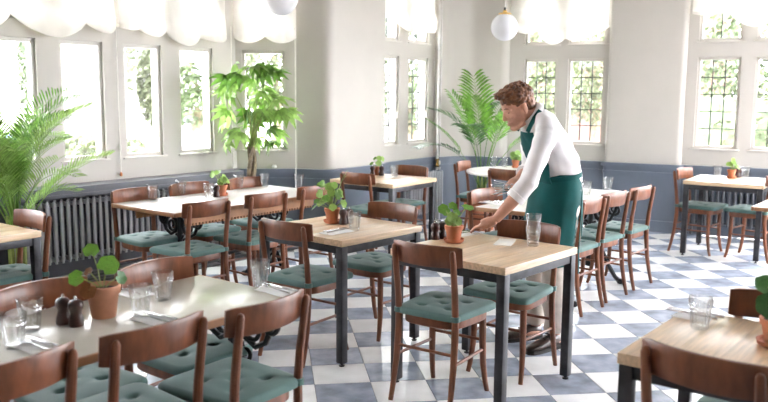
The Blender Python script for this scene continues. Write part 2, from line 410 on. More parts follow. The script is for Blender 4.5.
# ------------------------------------------------------------------ balloon blinds
def blind(F, off, s0, cusps, drops, zc, label, ztop=3.0, seed=1):
    """cusps: positions along the wall; drops: swag drop between them; zc: cusp heights"""
    rnd = random.Random(seed); cols = []
    for q in range(len(drops)):
        for k_ in range(10): cols.append((q, k_/10))
    cols.append((len(drops)-1, 1.0)); NB = 22; vs = []
    for q, ph in cols:
        s_ = cusps[q]+(cusps[q+1]-cusps[q])*ph; zz = zc[q]*(1-ph)+zc[q+1]*ph
        sw = sin(pi*ph)**.8; zb = zz-drops[q]*sw
        for j in range(NB+1):
            b_ = j/NB; z = ztop+(zb-ztop)*b_
            bulge = .025+.10*b_**2*(.35+.65*sw)+.016*sin(b_*19+sw*3.2+q)*b_*(.3+sw)+.008*sin(ph*23+q*2)*b_
            vs.append(F.p(s_, off-bulge, z))
        for e, (du, dz) in enumerate(((.02, -.012), (.05, -.004), (.075, .03))):
            bulge = .025+.10*(.35+.65*sw)-du; vs.append(F.p(s_, off-bulge, zb+dz))
    H = NB+4; n = len(cols); fs = [[i*H+j, (i+1)*H+j, (i+1)*H+j+1, i*H+j+1] for i in range(n-1) for j in range(H-1)]
    c0 = F.p(s0, off, ztop); t = thing('balloon_blind', label, 'blind', c0, 0, 'white balloon blinds over the windows')
    MB().add([v-c0 for v in vs], fs).build('fabric', 'blind_cloth', t, 180, recalc=False)
    a = F.p(cusps[0], off-.03, ztop)-c0; b_ = F.p(cusps[-1], off-.03, ztop)-c0
    MB().tube([a, b_], .018, 8).build('headrail', 'window_paint', t)
    return t
b0 = O1
blind(F1, 0, b0, [b0-.62, b0-.30, b0+.14, b0+.79, b0+1.06], [.10, .13, .15, .06], [2.17, 2.16, 2.165, 2.135, 2.10], 'sheer white balloon blind with deep swag at the far left', seed=1)
blind(F1, 0, b0, [b0+1.09, b0+1.30, b0+1.58, b0+1.98, b0+2.30], [.02, .06, .10, .03], [2.12, 2.12, 2.11, 2.08, 2.07], 'sheer white balloon blind above the two windows left of the tall leafy tree', seed=2)
blind(F2, 0, .0, [-.01, .30, .61], [.06, .06], [2.11, 2.12, 2.11], 'narrow white balloon blind above the window behind the leafy tree', seed=3)
blind(F4, .07, 1.0, [1.0, 1.22, 1.52, 1.8, 2.10], [.03, .05, .05, .04], [2.42, 2.38, 2.28, 2.30, 2.34], 'white balloon blind above the windows beside the wall pipes', seed=4)
blind(F6, .06, .46, [.44, .78, 1.12, 1.62], [.06, .11, .07], [2.38, 2.32, 2.22, 2.34], 'cream balloon blind above the windows behind the waiter', seed=5)
blind(F6, .06, 2.53, [2.52, 2.88, 3.42, 3.8], [.03, .17, .08], [2.46, 2.47, 2.46, 2.44], 'cream balloon blind above the right-hand windows', seed=6)
def pullcord(F, s_, off, z0, z1, label, tog):
    t = thing('blind_cord', label, 'cord', F.p(s_, off, z0)); MB().tube([(0, 0, 0), (0, 0, z1-z0)], .004, 6).build('cord', 'cord', t)
    if tog: MB().lathe([(0, -.035), (.011, -.03), (.013, -.01), (.006, .005), (0, .005)], 8).build('toggle', 'toggle', t)
    MB().box((0, .012, .22), (.012, .03, .06), b=.004).build('cleat', 'window_paint', t); return t
pullcord(F1, O1+1.075, -.03, .84, 2.2, 'thin blind cord with orange toggle between the bay windows', True)
pullcord(F1, O1+2.36, -.05, .60, 2.2, 'thin white blind cord in the corner left of the leafy tree', False)
pullcord(F2, .60, -.06, .45, 2.2, 'thin white blind cord right of the leafy tree', False)
MB().lathe([(0, 0), (.022, 0), (.026, .01), (.018, .03), (0, .032)], 12).build('wall_socket', 'pot_white').location = F2.p(.38, -.03, .79)  # white wall socket, shaped as a low knob
tag(bpy.data.objects['wall_socket'], 'small white wall socket on the dado ledge behind the tree', 'knob')

# ------------------------------------------------------------------ chairs
def make_chair():
    t = thing('dining_chair', 'x', 'chair')
    def outline(wf, wr, yf, yr, inset=0, n=40, e=4.0):
        pts = []
        for k_ in range(n):
            a = 2*pi*k_/n; cx = abs(cos(a))**(2/e)*(1 if cos(a) >= 0 else -1); sy = abs(sin(a))**(2/e)*(1 if sin(a) >= 0 else -1)
            y = (yf+yr)/2+(yf-yr)/2*sy; w = wr+(wf-wr)*(sy+1)/2; pts.append((cx*(w-inset), y-inset*sy*.5))
        return pts
    o = outline(.192, .165, .205, -.165); b = MB()
    b.loft([[(x, y, z) for x, y in [(px*(1-i_), py*(1-i_)) for px, py in o]] for z, i_ in ((.405, .03), (.410, .0), (.445, .0), (.452, .02))])
    b.build('seat', 'chair_wood', t)
    # cushion: tufted top
    b = MB(); o = outline(.212, .180, .232, -.178, e=8, n=72); NR = 24; vs = [(0, 0, 0)]; tufts = [(0, .012), (-.085, .095), (.085, .095), (-.08, -.075), (.08, -.075)]
    def ztop(x, y, u):
        z = .485+.009*(1-u**4)
        for tx, ty in tufts:
            d = sqrt((x-tx)**2+((y-ty)*1.0)**2); z -= .024*math.exp(-((x-tx)/.020)**2-((y-ty)/.011)**2)+.007*math.exp(-(d/.034)**2)
        return z
    vs = [(0, 0, ztop(0, 0, 0))]; fs = []; n = len(o)
    for r_ in range(1, NR+1):
        u = r_/NR
        for x, y in o: vs.append((x*u, y*u, ztop(x*u, y*u, u)-(.006 if r_ == NR else 0)))
    for x, y in o: vs.append((x*1.012, y*1.012, .470))
    for x, y in o: vs.append((x*1.0, y*1.0, .4535))
    for k_ in range(n): fs.append([0, 1+k_, 1+(k_+1) % n])
    for r_ in range(NR+1):
        for k_ in range(n):
            a = 1+r_*n+k_; c_ = 1+r_*n+(k_+1) % n; fs.append([a, a+n, c_+n, c_])
    fs.append([1+(NR+1)*n+k_ for k_ in range(n)][::-1])
    cu = b.add(vs, fs).build('cushion', 'cushion_cloth', t, 60)
    for sx in (-1, 1):
        q = MB()
        q.lathe([(.019, 0), (.0235, .002), (.0235, .026), (.019, .028)], 12, (sx*.166, -.158, .455)); q.box((sx*.158, -.135, .467), (.028, .05, .020), b=.004)
        q.build('tie', 'cushion_cloth', cu)
    for sx in (-1, 1):
        MB().tube([(sx*.172, -.218, .0), (sx*.171, -.196, .09), (sx*.168, -.172, .22), (sx*.166, -.158, .38), (sx*.166, -.158, .47), (sx*.167, -.170, .60), (sx*.168, -.193, .75), (sx*.168, -.2005, .80), (sx*.168, -.202, .812), (sx*.168, -.202, .816)],
                  [.0125, .0145, .017, .0185, .0175, .0165, .0155, .0145, .010, .004], 10).build('rear_leg', 'chair_wood', t)
        MB().tube([(sx*.152, .155, .415), (sx*.153, .155, .30), (sx*.157, .160, .16), (sx*.163, .178, .05), (sx*.167, .192, 0)], [.0185, .0185, .0165, .014, .0125], 10).build('front_leg', 'chair_wood', t)
    # curved backrest board
    rings = []
    for k_ in range(17):
        x = -.197+.394*k_/16; u = x/.197; y = -.205+.052*u*u; e = .004 if k_ in (0, 16) else 0
        zt = .832-.004*u*u; zb = .722+.003*u*u; r_ = []
        nx, ny = -.104*u*2/.203*.5, 1; ln = sqrt(nx*nx+1); nx /= ln; ny /= ln
        for d, z in ((-.010+e, zb+.006), (-.006, zb+e), (.006, zb+e), (.010-e, zb+.006), (.010-e, zt-.006), (.006, zt-e), (-.006, zt-e), (-.010+e, zt-.006)):
            r_.append((x+nx*d*.9, y+ny*d-.10*(z-.775), z))
        rings.append(r_)
    MB().loft(rings).build('backrest', 'chair_wood', t, 40)
    for sx in (-1, 1): MB().tube([(sx*.168, -.178, .235), (sx*.156, .158, .235)], .0085, 8).build('stretcher', 'chair_wood', t)
    MB().tube([(-.156, .157, .285), (.156, .157, .285)], .0085, 8).build('stretcher', 'chair_wood', t)
    MB().tube([(-.167, -.168, .285), (.167, -.168, .285)], .0085, 8).build('stretcher', 'chair_wood', t)
    return t
CH = [
 (.650, -.838, 47, 'chair with its back to us, drawn up to the table with the white card', 'a'),
 (1.129, -.498, 224, 'chair in front of the waiter, across the table with the white card', 'a'),
 (-.023, -.060, 45.5, 'chair with its back to us at the table with the leafiest small plant', 'b'),
 (.462, .348, 224.5, 'chair facing us on the far side of the table with the leafiest small plant', 'b'),
 (-.771, .86, 134, 'leftmost of the three chairs with backs to us at the long white window table', 'c'),
 (-.367, 1.271, 132, 'middle of the three chairs with backs to us at the long white window table', 'c'),
 (.019, 1.718, 133, 'rightmost of the three chairs with backs to us at the long white window table', 'c'),
 (-1.133, 1.347, 314, 'leftmost of the three chairs facing us along the bay radiator', 'c'),
 (-.753, 1.718, 316, 'middle of the three chairs facing us along the bay radiator', 'c'),
 (-.323, 2.07, 315, 'rightmost of the three chairs facing us, before the leafy tree trunk', 'c'),
 (.694, 2.687, 44.5, 'chair with its back to us at the small table beside the wall pipes', 'd'),
 (1.078, 3.116, 222, 'chair facing us before the pale radiator beside the wall pipes', 'd'),
 (1.99, 3.62, 326, 'chair seen side-on at the left of the round white table', 'e'),
 (2.186, 2.914, 37, 'chair with its back to us, tucked under the round white table', 'e'),
 (1.527, 1.088, 307, 'chair facing us behind the cutlery table, nearest the held cutlery', 'f'),
 (1.93, .77, 132, 'chair half hidden by the teal apron, nearest of the row of three at right', 'f'),
 (2.27, 1.11, 130, 'middle chair of the row of three to the right of the waiter', 'f'),
 (2.65, 1.46, 131, 'farthest chair of the row of three to the right of the waiter', 'f'),
 (4.024, 2.666, 311, 'left chair at the table under the right-hand window', 'g'),
 (4.397, 2.302, 126, 'right chair at the table under the right-hand window', 'g'),
 (1.152, -2.60, 37, 'dark chair in the bottom right corner with its back to us', 'h'),
 (1.555, -2.238, 225, 'chair at the right edge, across the bottom right table', 'h'),
 (-1.80, .20, 221, 'chair at the far left table in front of the bushy palm', 'i'),
 (-.357, -1.832, 136, 'rightmost of the three near chairs at the large front left table', 'j'),
 (-.711, -2.09, 134, 'middle of the three near chairs at the large front left table', 'j'),
 (-1.063, -2.40, 136, 'leftmost near chair, cut by the bottom left corner of the picture', 'j'),
 (-.985, -1.748, 315, 'left of the two far chairs at the large front left table', 'j'),
 (-.597, -1.386, 317, 'right of the two far chairs at the large front left table', 'j'),
]
GR = dict(a='chairs at the table being set', b='chairs at the second square table', c='chairs at the long window table', d='chairs at the table by the pipes', e='chairs at the round table', f='chairs at the cutlery table',
          g='chairs under the right window', h='chairs at the bottom right table', i='chairs at the far left table', j='chairs at the large front left table')
ch0 = make_chair()
for n_, (x, y, a, lab, g) in enumerate(CH):
    lab = 'wooden '+lab
    if n_ == 0: ch0.location = (x, y, 0); ch0.rotation_euler = (0, 0, radians(a-90)); ch0['label'] = lab; ch0['group'] = GR[g]
    else: dup(ch0, lab, (x, y, 0), radians(a-90), GR[g])

# ------------------------------------------------------------------ tables
TZ = .74
def square_table(x, y, rot, size, label, first=[None]):
    if first[0] is None:
        t = thing('square_table', label, 'table', (x, y, 0), radians(rot), 'square pine tables on steel frames'); s = .72; h = s/2
        for k_ in range(5):
            MB().box((0, -h+s*(k_+.5)/5, TZ-.018), (s, s/5-.0001, .036), b=.0008).build('top_plank', 'pine', t)
        lm = .048; e = h-lm/2-.004
        for sx in (-1, 1):
            for sy in (-1, 1):
                l = MB().box((sx*e, sy*e, .02+(TZ-.038-.02)/2), (lm, lm, TZ-.038-.02), b=.004).build('leg', 'steel', t)
                MB().lathe([(0, 0), (.016, 0), (.018, .006), (.008, .009), (.008, .022), (0, .022)], 10, (sx*e, sy*e, 0)).build('levelling_foot', 'iron', l)
        for sy in (-1, 1):
            MB().box((0, sy*e, TZ-.06), (2*e-lm, .035, .045), b=.003).build('rail', 'steel', t); MB().box((sy*e, 0, TZ-.06), (.035, 2*e-lm, .045), b=.003).build('rail', 'steel', t)
        first[0] = t
    else: t = dup(first[0], label, (x, y, 0), radians(rot))
    f = size/.72; t.scale = (f, f, 1); return t
square_table(.915, -.655, 41, .72, 'square pine table with dark steel legs and white card, set by the waiter')
square_table(.205, .13, 41, .72, 'square pine table with the leafiest small potted plant, left of the picture middle')
square_table(.865, 2.88, 46, .74, 'square table on steel legs by the wall pipes in the background')
square_table(4.26, 2.53, -42, .72, 'square table on steel legs under the right-hand window')
square_table(1.36, -2.43, 44, .68, 'square pine table in the bottom right corner')
square_table(-2.06, .12, 45, .70, 'square table at the far left edge beside the bushy palm')

def scroll(mb, c, r, a0, turns, axis, rad=.011, n=22):
    """spiral in plane (axis, z)"""
    pts = []
    for k_ in range(n+1):
        u = k_/n; a = a0+turns*2*pi*u; rr = r*(1-.82*u); pts.append(Vector(c)+Vector(axis)*(rr*cos(a))+Vector((0, 0, rr*sin(a))))
    mb.tube(pts, [rad*(1-.4*k_/n) for k_ in range(n+1)], 7)
def iron_stand(t, x, w):
    """cast-iron end standard at x, in the y-z plane"""
    Y = (0, 1, 0); o = MB(); o.lathe([(0, .12), (.03, .12), (.034, .16), (.022, .2), (.02, .40), (.03, .44), (.022, .48), (.02, .66), (.04, .69), (.04, .71), (0, .71)], 10, (x, 0, 0))
    st = o.build('iron_standard', 'iron', t)
    for s_ in (-1, 1):
        o = MB(); o.tube([(x, s_*.015, .62), (x, s_*.05, .53), (x, s_*.11, .50), (x, s_*.17, .53), (x, s_*.21, .61), (x, s_*.235, .69)], [.014, .014, .013, .013, .014, .016], 7)
        scroll(o, (x, s_*.095, .575), .072, 0 if s_ > 0 else pi, 1.7*s_, Y, .014); scroll(o, (x, s_*.205, .62), .052, pi if s_ > 0 else 0, 1.6*s_, Y, .013); scroll(o, (x, s_*.05, .46), .045, pi/2, 1.5*s_, Y, .012)
        o.build('scroll_bracket', 'iron', st)
        o = MB(); o.tube([(x, s_*.01, .24), (x, s_*.06, .29), (x, s_*.12, .25), (x, s_*.17, .15), (x, s_*.23, .06), (x, s_*w, .022)], [.015, .018, .019, .018, .018, .020], 7)
        scroll(o, (x, s_*.075, .19), .05, pi/2, 1.5*s_, Y); o.ell((x, s_*(w+.01), .024), (.028, .034, .024)); o.ell((x, s_*.15, .195), (.012, .03, .02))
        o.build('scroll_foot', 'iron', st)
    o = MB(); o.box((x, 0, .705), (.05, .50, .012)); o.build('top_plate', 'iron', st)
def long_table(x, y, rot, L, Wd, topm, label, apron, sx=(.5, .5)):
    t = thing('iron_base_table', label, 'table', (x, y, 0), radians(rot), 'long tables on cast-iron bases')
    MB().box((0, 0, TZ-.009), (L-.02, Wd-.02, .018), b=.003).build('top', topm, t)
    for s_ in (-1, 1):
        MB().box((0, s_*(Wd/2-.011), TZ-.016), (L, .022, .030), b=.005).build('edge_strip', 'edge_wood', t); MB().box((s_*(L/2-.011), 0, TZ-.016), (.022, Wd-.045, .030), b=.005).build('edge_strip', 'edge_wood', t)
    for s_, dx in ((-1, sx[0]), (1, sx[1])): iron_stand(t, s_*(L/2-dx), .27)
    MB().tube([(-(L/2-sx[0]), 0, .3), (L/2-sx[1], 0, .3)], .012, 8).build('tie_bar', 'iron', t)
    if apron:
        for s_ in (-1, 1):
            a = MB(); a.box((0, s_*(Wd/2-.09), TZ-.065), (L-.3, .018, .075)); n = int((L-.3)/.03)
            for k_ in range(n): a.box((-(L-.3)/2+(k_+.5)*.03, s_*(Wd/2-.09), TZ-.110), (.016, .018, .02))
            a.build('toothed_apron', 'edge_wood', t)
    return t
long_table(-.933, -1.955, 44.5, 1.7, .62, 'lino', 'large beige-topped table with black iron scroll base in the front left', False, (.3, .06))
long_table(-.549, 1.579, 43.5, 1.6, .76, 'white_top', 'long white table with toothed wooden apron before the bay window', True, (.33, .4))
long_table(2.08, 1.236, 45, 1.65, .70, 'white_top', 'long white iron-base table behind the waiter', False, (.42, .3))
long_table(3.83+.25, .724+.25, 45, 1.4, .70, 'white_top', 'white table whose corner juts in at the right edge', False, (.3, .3))
rtb = thing('round_table', 'round white pedestal table in front of the tall palm', 'table', (2.46, 3.53, 0))
MB().lathe([(0, TZ-.03), (.58, TZ-.03), (.60, TZ-.022), (.60, TZ-.006), (.592, TZ), (0, TZ)], 48).build('top', 'white_top', rtb)
MB().lathe([(0, .02), (.05, .02), (.035, .1), (.028, .3), (.04, .36), (.028, .42), (.03, .66), (.09, .70), (.09, .71), (0, .71)], 14).build('pedestal', 'iron', rtb)
for k_ in range(4):
    a = k_*pi/2+.4; o = MB(); o.tube([(cos(a)*r_, sin(a)*r_, z) for r_, z in ((.02, .16), (.10, .15), (.2, .07), (.27, .025))], [.02, .02, .018, .018], 8); o.ell((cos(a)*.28, sin(a)*.28, .024), (.03, .03, .024)); o.build('scroll_foot', 'iron', rtb)

# ------------------------------------------------------------------ tableware
def make_glass():
    t = thing('tumbler', 'x', 'glass', group='glass tumblers on the tables')
    pr = [(0, .0), (.027, .0), (.030, .004), (.0325, .02), (.0385, .078), (.0412, .084), (.0425, .110), (.0428, .114), (.0412, .115), (.0402, .108), (.0385, .084), (.0355, .075), (.0295, .024), (.026, .015), (0, .014)]
    b = MB(); rings = []
    for i, (r_, z) in enumerate(pr):
        fl_ = .10 if .003 < z < .080 and i < 6 else 0; n = 28
        rings.append([(max(r_, 1e-4)*(1-fl_*(k_ % 2))*cos(2*pi*k_/n), max(r_, 1e-4)*(1-fl_*(k_ % 2))*sin(2*pi*k_/n), z) for k_ in range(n)])
    b.loft(rings).build('bowl', 'tumbler_glass', t, 30); return t
GL = [(1.193, -.628, TZ, 'lower of the two stacked glass tumblers beside the white card'), (1.193, -.628, TZ+.062, 'upper of the two stacked glass tumblers beside the white card'),
 (.275, -.03, TZ, 'clear tumbler beside the pepper mills on the square table left of middle'),
 (-1.048, -1.96, TZ, 'farther of the two glass tumblers left of the dark mills'), (-1.05, -2.14, TZ, 'nearer of the two glass tumblers left of the dark mills, by the left edge'),
 (-.704, -1.80, TZ, 'ridged tumbler just right of the pale clay pot'), (-.651, -1.58, TZ, 'tumbler behind the ridged one, right of the pale clay pot'), (-.271, -1.395, TZ, 'lone tumbler at the right end of the large front left table'),
 (-1.12, 1.50, TZ, 'leftmost tumbler on the long white window table'), (-.932, 1.77, TZ, 'second tumbler from the left on the long white window table'), (-.70, 1.56, TZ, 'tumbler just left of the potted plant on the window table'),
 (-.49, 2.17, TZ, 'tumbler just right of the potted plant on the window table'), (-.275, 2.27, TZ, 'second tumbler from the right on the long white window table'), (.02, 2.20, TZ, 'rightmost tumbler on the long white window table'),
 (.983, 2.98, TZ, 'tumbler on the small table beside the wall pipes'), (2.27, 3.99, TZ, 'left tumbler on the round white table'), (2.394, 3.98, TZ, 'right tumbler on the round white table'),
 (2.66, 1.76, TZ, 'tumbler on the long table above the farthest chair of the row'), (2.36, 1.50, TZ, 'tumbler on the long table close to the waiter\'s back'), (1.63, 1.2, TZ, 'tumbler on the cutlery table below the held cutlery'),
 (4.27, 2.78, TZ, 'left tumbler under the right-hand window'), (4.52, 2.69, TZ, 'right tumbler under the right-hand window'), (1.287, -2.197, TZ, 'large tumbler on the bottom right table')]
g0 = make_glass()
for n_, (x, y, z, lab) in enumerate(GL):
    lab = lab if 'glass' in lab else 'glass '+lab
    if n_ == 0: g0.location = (x, y, z); g0['label'] = lab
    else: dup(g0, lab, (x, y, z), random.random())
def make_mill():
    t = thing('pepper_mill', 'x', 'mill', group='small wooden pepper mills')
    MB().lathe([(0, 0), (.025, 0), (.0265, .004), (.0255, .022), (.0205, .040), (.019, .048), (.022, .058), (.0265, .068), (.026, .080), (.020, .090), (.011, .095), (0, .096)], 20).build('body', 'mill_wood', t)
    MB().lathe([(0, .094), (.006, .095), (.004, .098), (.0065, .102), (.006, .106), (0, .108)], 12).build('knob', 'chrome', t); return t
ML = [(.701, -.376, 'left dark wooden mill behind the pot on the table with the white card'), (.748, -.352, 'right dark wooden mill behind the pot on the table with the white card'),
 (.228, .20, 'left wooden mill beside the leafiest small plant'), (.268, .226, 'right wooden mill beside the leafiest small plant'),
 (-.959, -1.878, 'left dark mill beside the pale clay pot in the front left'), (-.908, -1.912, 'right dark mill beside the pale clay pot in the front left'),
 (-.645, 1.60, 'small mill beside the plant on the long white window table'), (.79, 3.16, 'left wooden mill on the table by the wall pipes'), (.88, 3.15, 'right wooden mill on the table by the wall pipes'),
 (4.45, 2.72, 'left mill beside the plant under the right-hand window'), (4.49, 2.75, 'right mill beside the plant under the right-hand window'), (2.60, 3.92, 'left wooden mill on the round white table'), (2.66, 3.90, 'right wooden mill on the round white table')]
m0 = make_mill()
for n_, (x, y, lab) in enumerate(ML):
    if n_ == 0: m0.location = (x, y, TZ); m0['label'] = lab
    else: dup(m0, lab, (x, y, TZ), 0)

# napkins and cutlery
def napkin_mesh(seed, w=.10, l=.20):
    r_ = random.Random(seed); vs = []; fs = []; nx, ny = 10, 16; H = {}
    for top in (1, 0):
        for i in range(nx+1):
            for j in range(ny+1):
                x = -w/2+w*i/nx; y = -l/2+l*j/ny; e = min(i, nx-i, j, ny-j)
                z = .001 if not top else .006+.005*noise.noise(Vector((x*30+seed, y*22, seed)))+(.003 if e > 0 else -.003)
                H[(top, i, j)] = len(vs); vs.append((x+.004*noise.noise(Vector((y*20, seed, 0))), y+.004*noise.noise(Vector((x*20, 3, seed))), z))
    for i in range(nx):
        for j in range(ny):
            for top in (1, 0):
                q = [H[(top, i, j)], H[(top, i+1, j)], H[(top, i+1, j+1)], H[(top, i, j+1)]]; fs.append(q if top else q[::-1])
    rim = [(i, 0) for i in range(nx)]+[(nx, j) for j in range(ny)]+[(nx-i, ny) for i in range(nx)]+[(0, ny-j) for j in range(ny)]
    for a in range(len(rim)):
        p, q = rim[a], rim[(a+1) % len(rim)]; fs.append([H[(0, *p)], H[(0, *q)], H[(1, *q)], H[(1, *p)]])
    return MB().add(vs, fs)
def fork_mesh():
    b = MB(); L = .19
    b.tube([(0, -.095, .003), (0, -.05, .003), (0, .0, .004), (0, .03, .006)], [.006, .0045, .003, .003], 8, flat=.5)
    b.add(*[([(x, y, z+dz) for dz in (0, .002) for x, y, z in ((-.003, .028, .005), (.003, .028, .005), (.011, .045, .004), (.011, .06, .003), (-.011, .06, .003), (-.011, .045, .004))], [[5, 4, 3, 2, 1, 0], [6, 7, 8, 9, 10, 11]]+[[k_, (k_+1) % 6, 6+(k_+1) % 6, 6+k_] for k_ in range(6)])][0])
    for k_ in range(4): b.box((-.009+.006*k_, .078, .004), (.003, .038, .002))
    return b
def knife_mesh():
    b = MB(); b.tube([(0, -.105, .004), (0, -.06, .004), (0, -.005, .004)], [.006, .0065, .005], 8, flat=.6)
    pf = [(-.006, -.005), (.006, -.005), (.008, .05), (.007, .085), (.0, .103), (-.006, .10)]
    b.prism(pf, .003, .0048); return b
FM = fork_mesh().mesh('fork', 'chrome'); KM = knife_mesh().mesh('knife', 'chrome')
NP = [(.885, -.255, 35, 'white napkin under the waiter\'s hand', 1), (.165, -.10, 41, 'white napkin with cutlery near the pine table corner left of middle', 1),
 (-.965, -2.16, 135, 'crumpled white napkin in the bottom left, in front of the near tumbler', 1), (-.635, -1.885, 135, 'white napkin in front of the ridged tumbler', 1), (-.195, -1.50, 128, 'white napkin at the right end of the large front left table', 1),
 (-.80, -1.455, 135, 'white napkin behind the pale clay pot', 1), (-1.19, -1.68, 135, 'white napkin at the left edge behind the tumblers', 0),
 (1.34, -2.06, 130, 'white napkin behind the large tumbler on the bottom right table', 1), (1.44, 1.06, 128, 'white napkin on the cutlery table below the held cutlery', 1), (1.72, .78, 135, 'white napkin on the cutlery table behind the waiter\'s wrist', 0), (2.70, 1.65, 130, 'white napkin by the farthest chair of the row', 0)]
for n_, (x, y, a, lab, cut) in enumerate(NP):
    o = napkin_mesh(n_+1, .10, .13 if n_ == 7 else .20).build('napkin', 'napkin'); o.location = (x, y, TZ); o.rotation_euler = (0, 0, radians(a-90)); tag(o, lab+', folded', 'napkin', 'folded white napkins')
    if cut:
        d = Vector((cos(radians(a-90)), sin(radians(a-90))))
        for me, s_, nm in ((FM, -.018, 'fork'), (KM, .018, 'knife')):
            c_ = link(nm, me); c_.location = (x+d.x*s_, y+d.y*s_, TZ+.0125); c_.rotation_euler = (0, 0, radians(a-90)+s_*2)
            tag(c_, 'steel %s on the %s' % (nm, lab.split(',')[0].replace(' with cutlery', '')), nm, 'cutlery laid on napkins')
cdm = MB().box((0, 0, .0015), (.098, .205, .003), b=.0008).build('menu_card', 'card'); cdm.location = (1.07, -.512, TZ); cdm.rotation_euler = (0, 0, radians(-26)); tag(cdm, 'blank white card lying on the pine table in front of the waiter', 'card')

# ------------------------------------------------------------------ potted table plants
def pot(t, r, h, m, saucer=True):
    z = .012 if saucer else 0
    if saucer: MB().lathe([(0, 0), (r*.86, 0), (r*1.06, .008), (r*1.12, .022), (r*1.06, .022), (r*.98, .012), (0, .010)], 28).build('saucer', m, t)
    p = MB().lathe([(0, z), (r*.68, z), (r*.70, z+.003), (r*.90, z+h*.74), (r*1.0, z+h*.75), (r*1.03, z+h*.98), (r*1.0, z+h), (r*.92, z+h), (r*.88, z+h*.85), (0, z+h*.85)], 28).build('pot', m, t)
    MB().lathe([(0, z+h*.84), (r*.87, z+h*.86), (r*.5, z+h*.9), (0, z+h*.92)], 16).build('soil', 'soil', t); return z+h*.88
def round_leaf(m, notch=.35, n=22, cup=.12, wav=.05):
    vs = [(0, 0, 0)]; fs = []
    for ring in (.5, 1.0):
        for k_ in range(n):
            a = 2*pi*k_/n; rr = ring*(1-notch*math.exp(-((a-pi)/.28)**2))*(1+wav*sin(6*a)*ring)
            vs.append((rr*cos(a)+.15, rr*sin(a), cup*ring*ring*(1+.4*sin(5*a))))
    for k_ in range(n):
        q = (k_+1) % n; fs.append([0, 1+k_, 1+q]); fs.append([1+k_, 1+n+k_, 1+n+q, 1+q])
    return MB().add(vs, fs).mesh('leaf', m, 180)
def oval_leaf(m, asp=.42, n=8, droop=.25, tip=1.4):
    vs = []; fs = []
    for i in range(n+1):
        u = i/n; w = asp*.5*sin(pi*u**.8)**.9*(1 if u < .99 else 0)+.004
        for s_ in (-1, 0, 1): vs.append((u, s_*w, -droop*u*u+.10*abs(s_)*w*2))
    for i in range(n):
        for s_ in (0, 1): a = i*3+s_; fs.append([a, a+3, a+4, a+1])
    return MB().add(vs, fs).mesh('leaf', m, 180)
RL = round_leaf('leaf'); RD = round_leaf('leaf_dark', .5); RP = round_leaf('leaf_pale', .3); RR = round_leaf('leaf_russet', .4)
OL = oval_leaf('leaf'); OP = oval_leaf('leaf_pale', .5); OD = oval_leaf('leaf_dark', .45)
def face_leaf(t, me, p, nrm, s, spin=0):
    n_ = Vector(nrm).normalized(); d = Vector((0, 0, 1)).cross(n_).normalized(); u_ = n_.cross(d)
    x_ = d*cos(spin)+u_*sin(spin); R_ = Matrix((x_, n_.cross(x_), n_)).transposed(); o = link('leaf', me, t); o.matrix_local = Matrix.Translation(p) @ R_.to_4x4() @ Matrix.Scale(s, 4); return o
def place_leaf(t, me, p, d, s, roll=0, name='leaf'):
    """leaf with its x axis along d"""
    d = Vector(d).normalized(); sd = Vector((0, 0, 1)).cross(d)
    sd = sd.normalized() if sd.length > 1e-3 else Vector((0, 1, 0)); nn = d.cross(sd)
    R_ = Matrix((d, sd, nn)).transposed() @ Matrix.Rotation(roll, 3, 'X'); o = link(name, me, t); o.matrix_local = Matrix.Translation(p) @ R_.to_4x4() @ Matrix.Scale(s, 4); return o
def stem(t, pts, r=.0022, m='stem', nm='stem'): return MB().tube(pts, r, 6).build(nm, m, t)
def leafy(x, y, r, h, m, label, leaves, saucer=True):
    t = thing('potted_plant', label, 'plant', (x, y, TZ), 0, 'small potted plants on the tables'); z0 = pot(t, r, h, m, saucer)
    for me, (lx, ly, lz), d, s in leaves:
        stem(t, [(lx*.1, ly*.1, z0), (lx*.45, ly*.45, z0+(lz-z0)*.55), (lx*.85, ly*.85, z0+(lz-z0)*.95), (lx, ly, lz)])
        if len(d) == 4: face_leaf(t, me, (lx, ly, lz), d[:3], s, d[3])
        else: place_leaf(t, me, (lx, ly, lz), d, s)
    return t
# axis helpers: ex = image right, ey = away from camera
leafy(.786, -.477, .052, .085, 'terracotta', 'terracotta potted plant on saucer beside the waiter\'s hand', [
 (RL, (-.060, .0, .185), (-.3, -.8, .5, 2.6), .030), (RL, (-.008, .01, .197), (.1, -.8, .6, 1.2), .027), (RP, (-.016, -.03, .150), (.1, -.9, .4, 4.4), .034), (RL, (.070, .0, .192), (.1, -.35, .95, 0), .036),
 (RP, (-.030, -.03, .128), (-.3, -.9, .3, 4.0), .026), (RL, (.015, .02, .165), (.4, -.6, .6, .5), .026), (RP, (.012, -.035, .125), (.3, -.9, .2, 5.2), .024), (RL, (-.035, .02, .165), (-.5, -.6, .5, 2.9), .024)])
leafy(-.836, -1.80, .062, .120, 'clay_pale', 'pale clay pot with round-leaved plant in the front left', [
 (RL, (-.085, -.01, .150), (-.2, -.85, .45, 3.6), .030), (RL, (-.036, .0, .243), (.0, -.75, .6, 1.7), .029), (RL, (.020, -.01, .188), (.2, -.8, .55, .8), .039), (RR, (-.036, -.06, .116), (-.1, -.9, .35, 4.2), .030), (RD, (.062, -.01, .148), (.7, -.5, .4, 5.6), .026), (RR, (-.050, .01, .165), (-.4, -.6, .6, 2.4), .018)], saucer=False)
rn = random.Random(3)
lv = []
for k_ in range(26):
    a = rn.uniform(0, 2*pi); q = rn.uniform(.02, .10); z = rn.uniform(.13, .27)-q*.3; lv.append((rn.choice((RL, RP, RP)), (q*cos(a)-.01, q*sin(a), z), (cos(a)*.7, sin(a)*.4-.7, rn.uniform(.2, .9), rn.uniform(0, 6)), rn.uniform(.020, .031)))
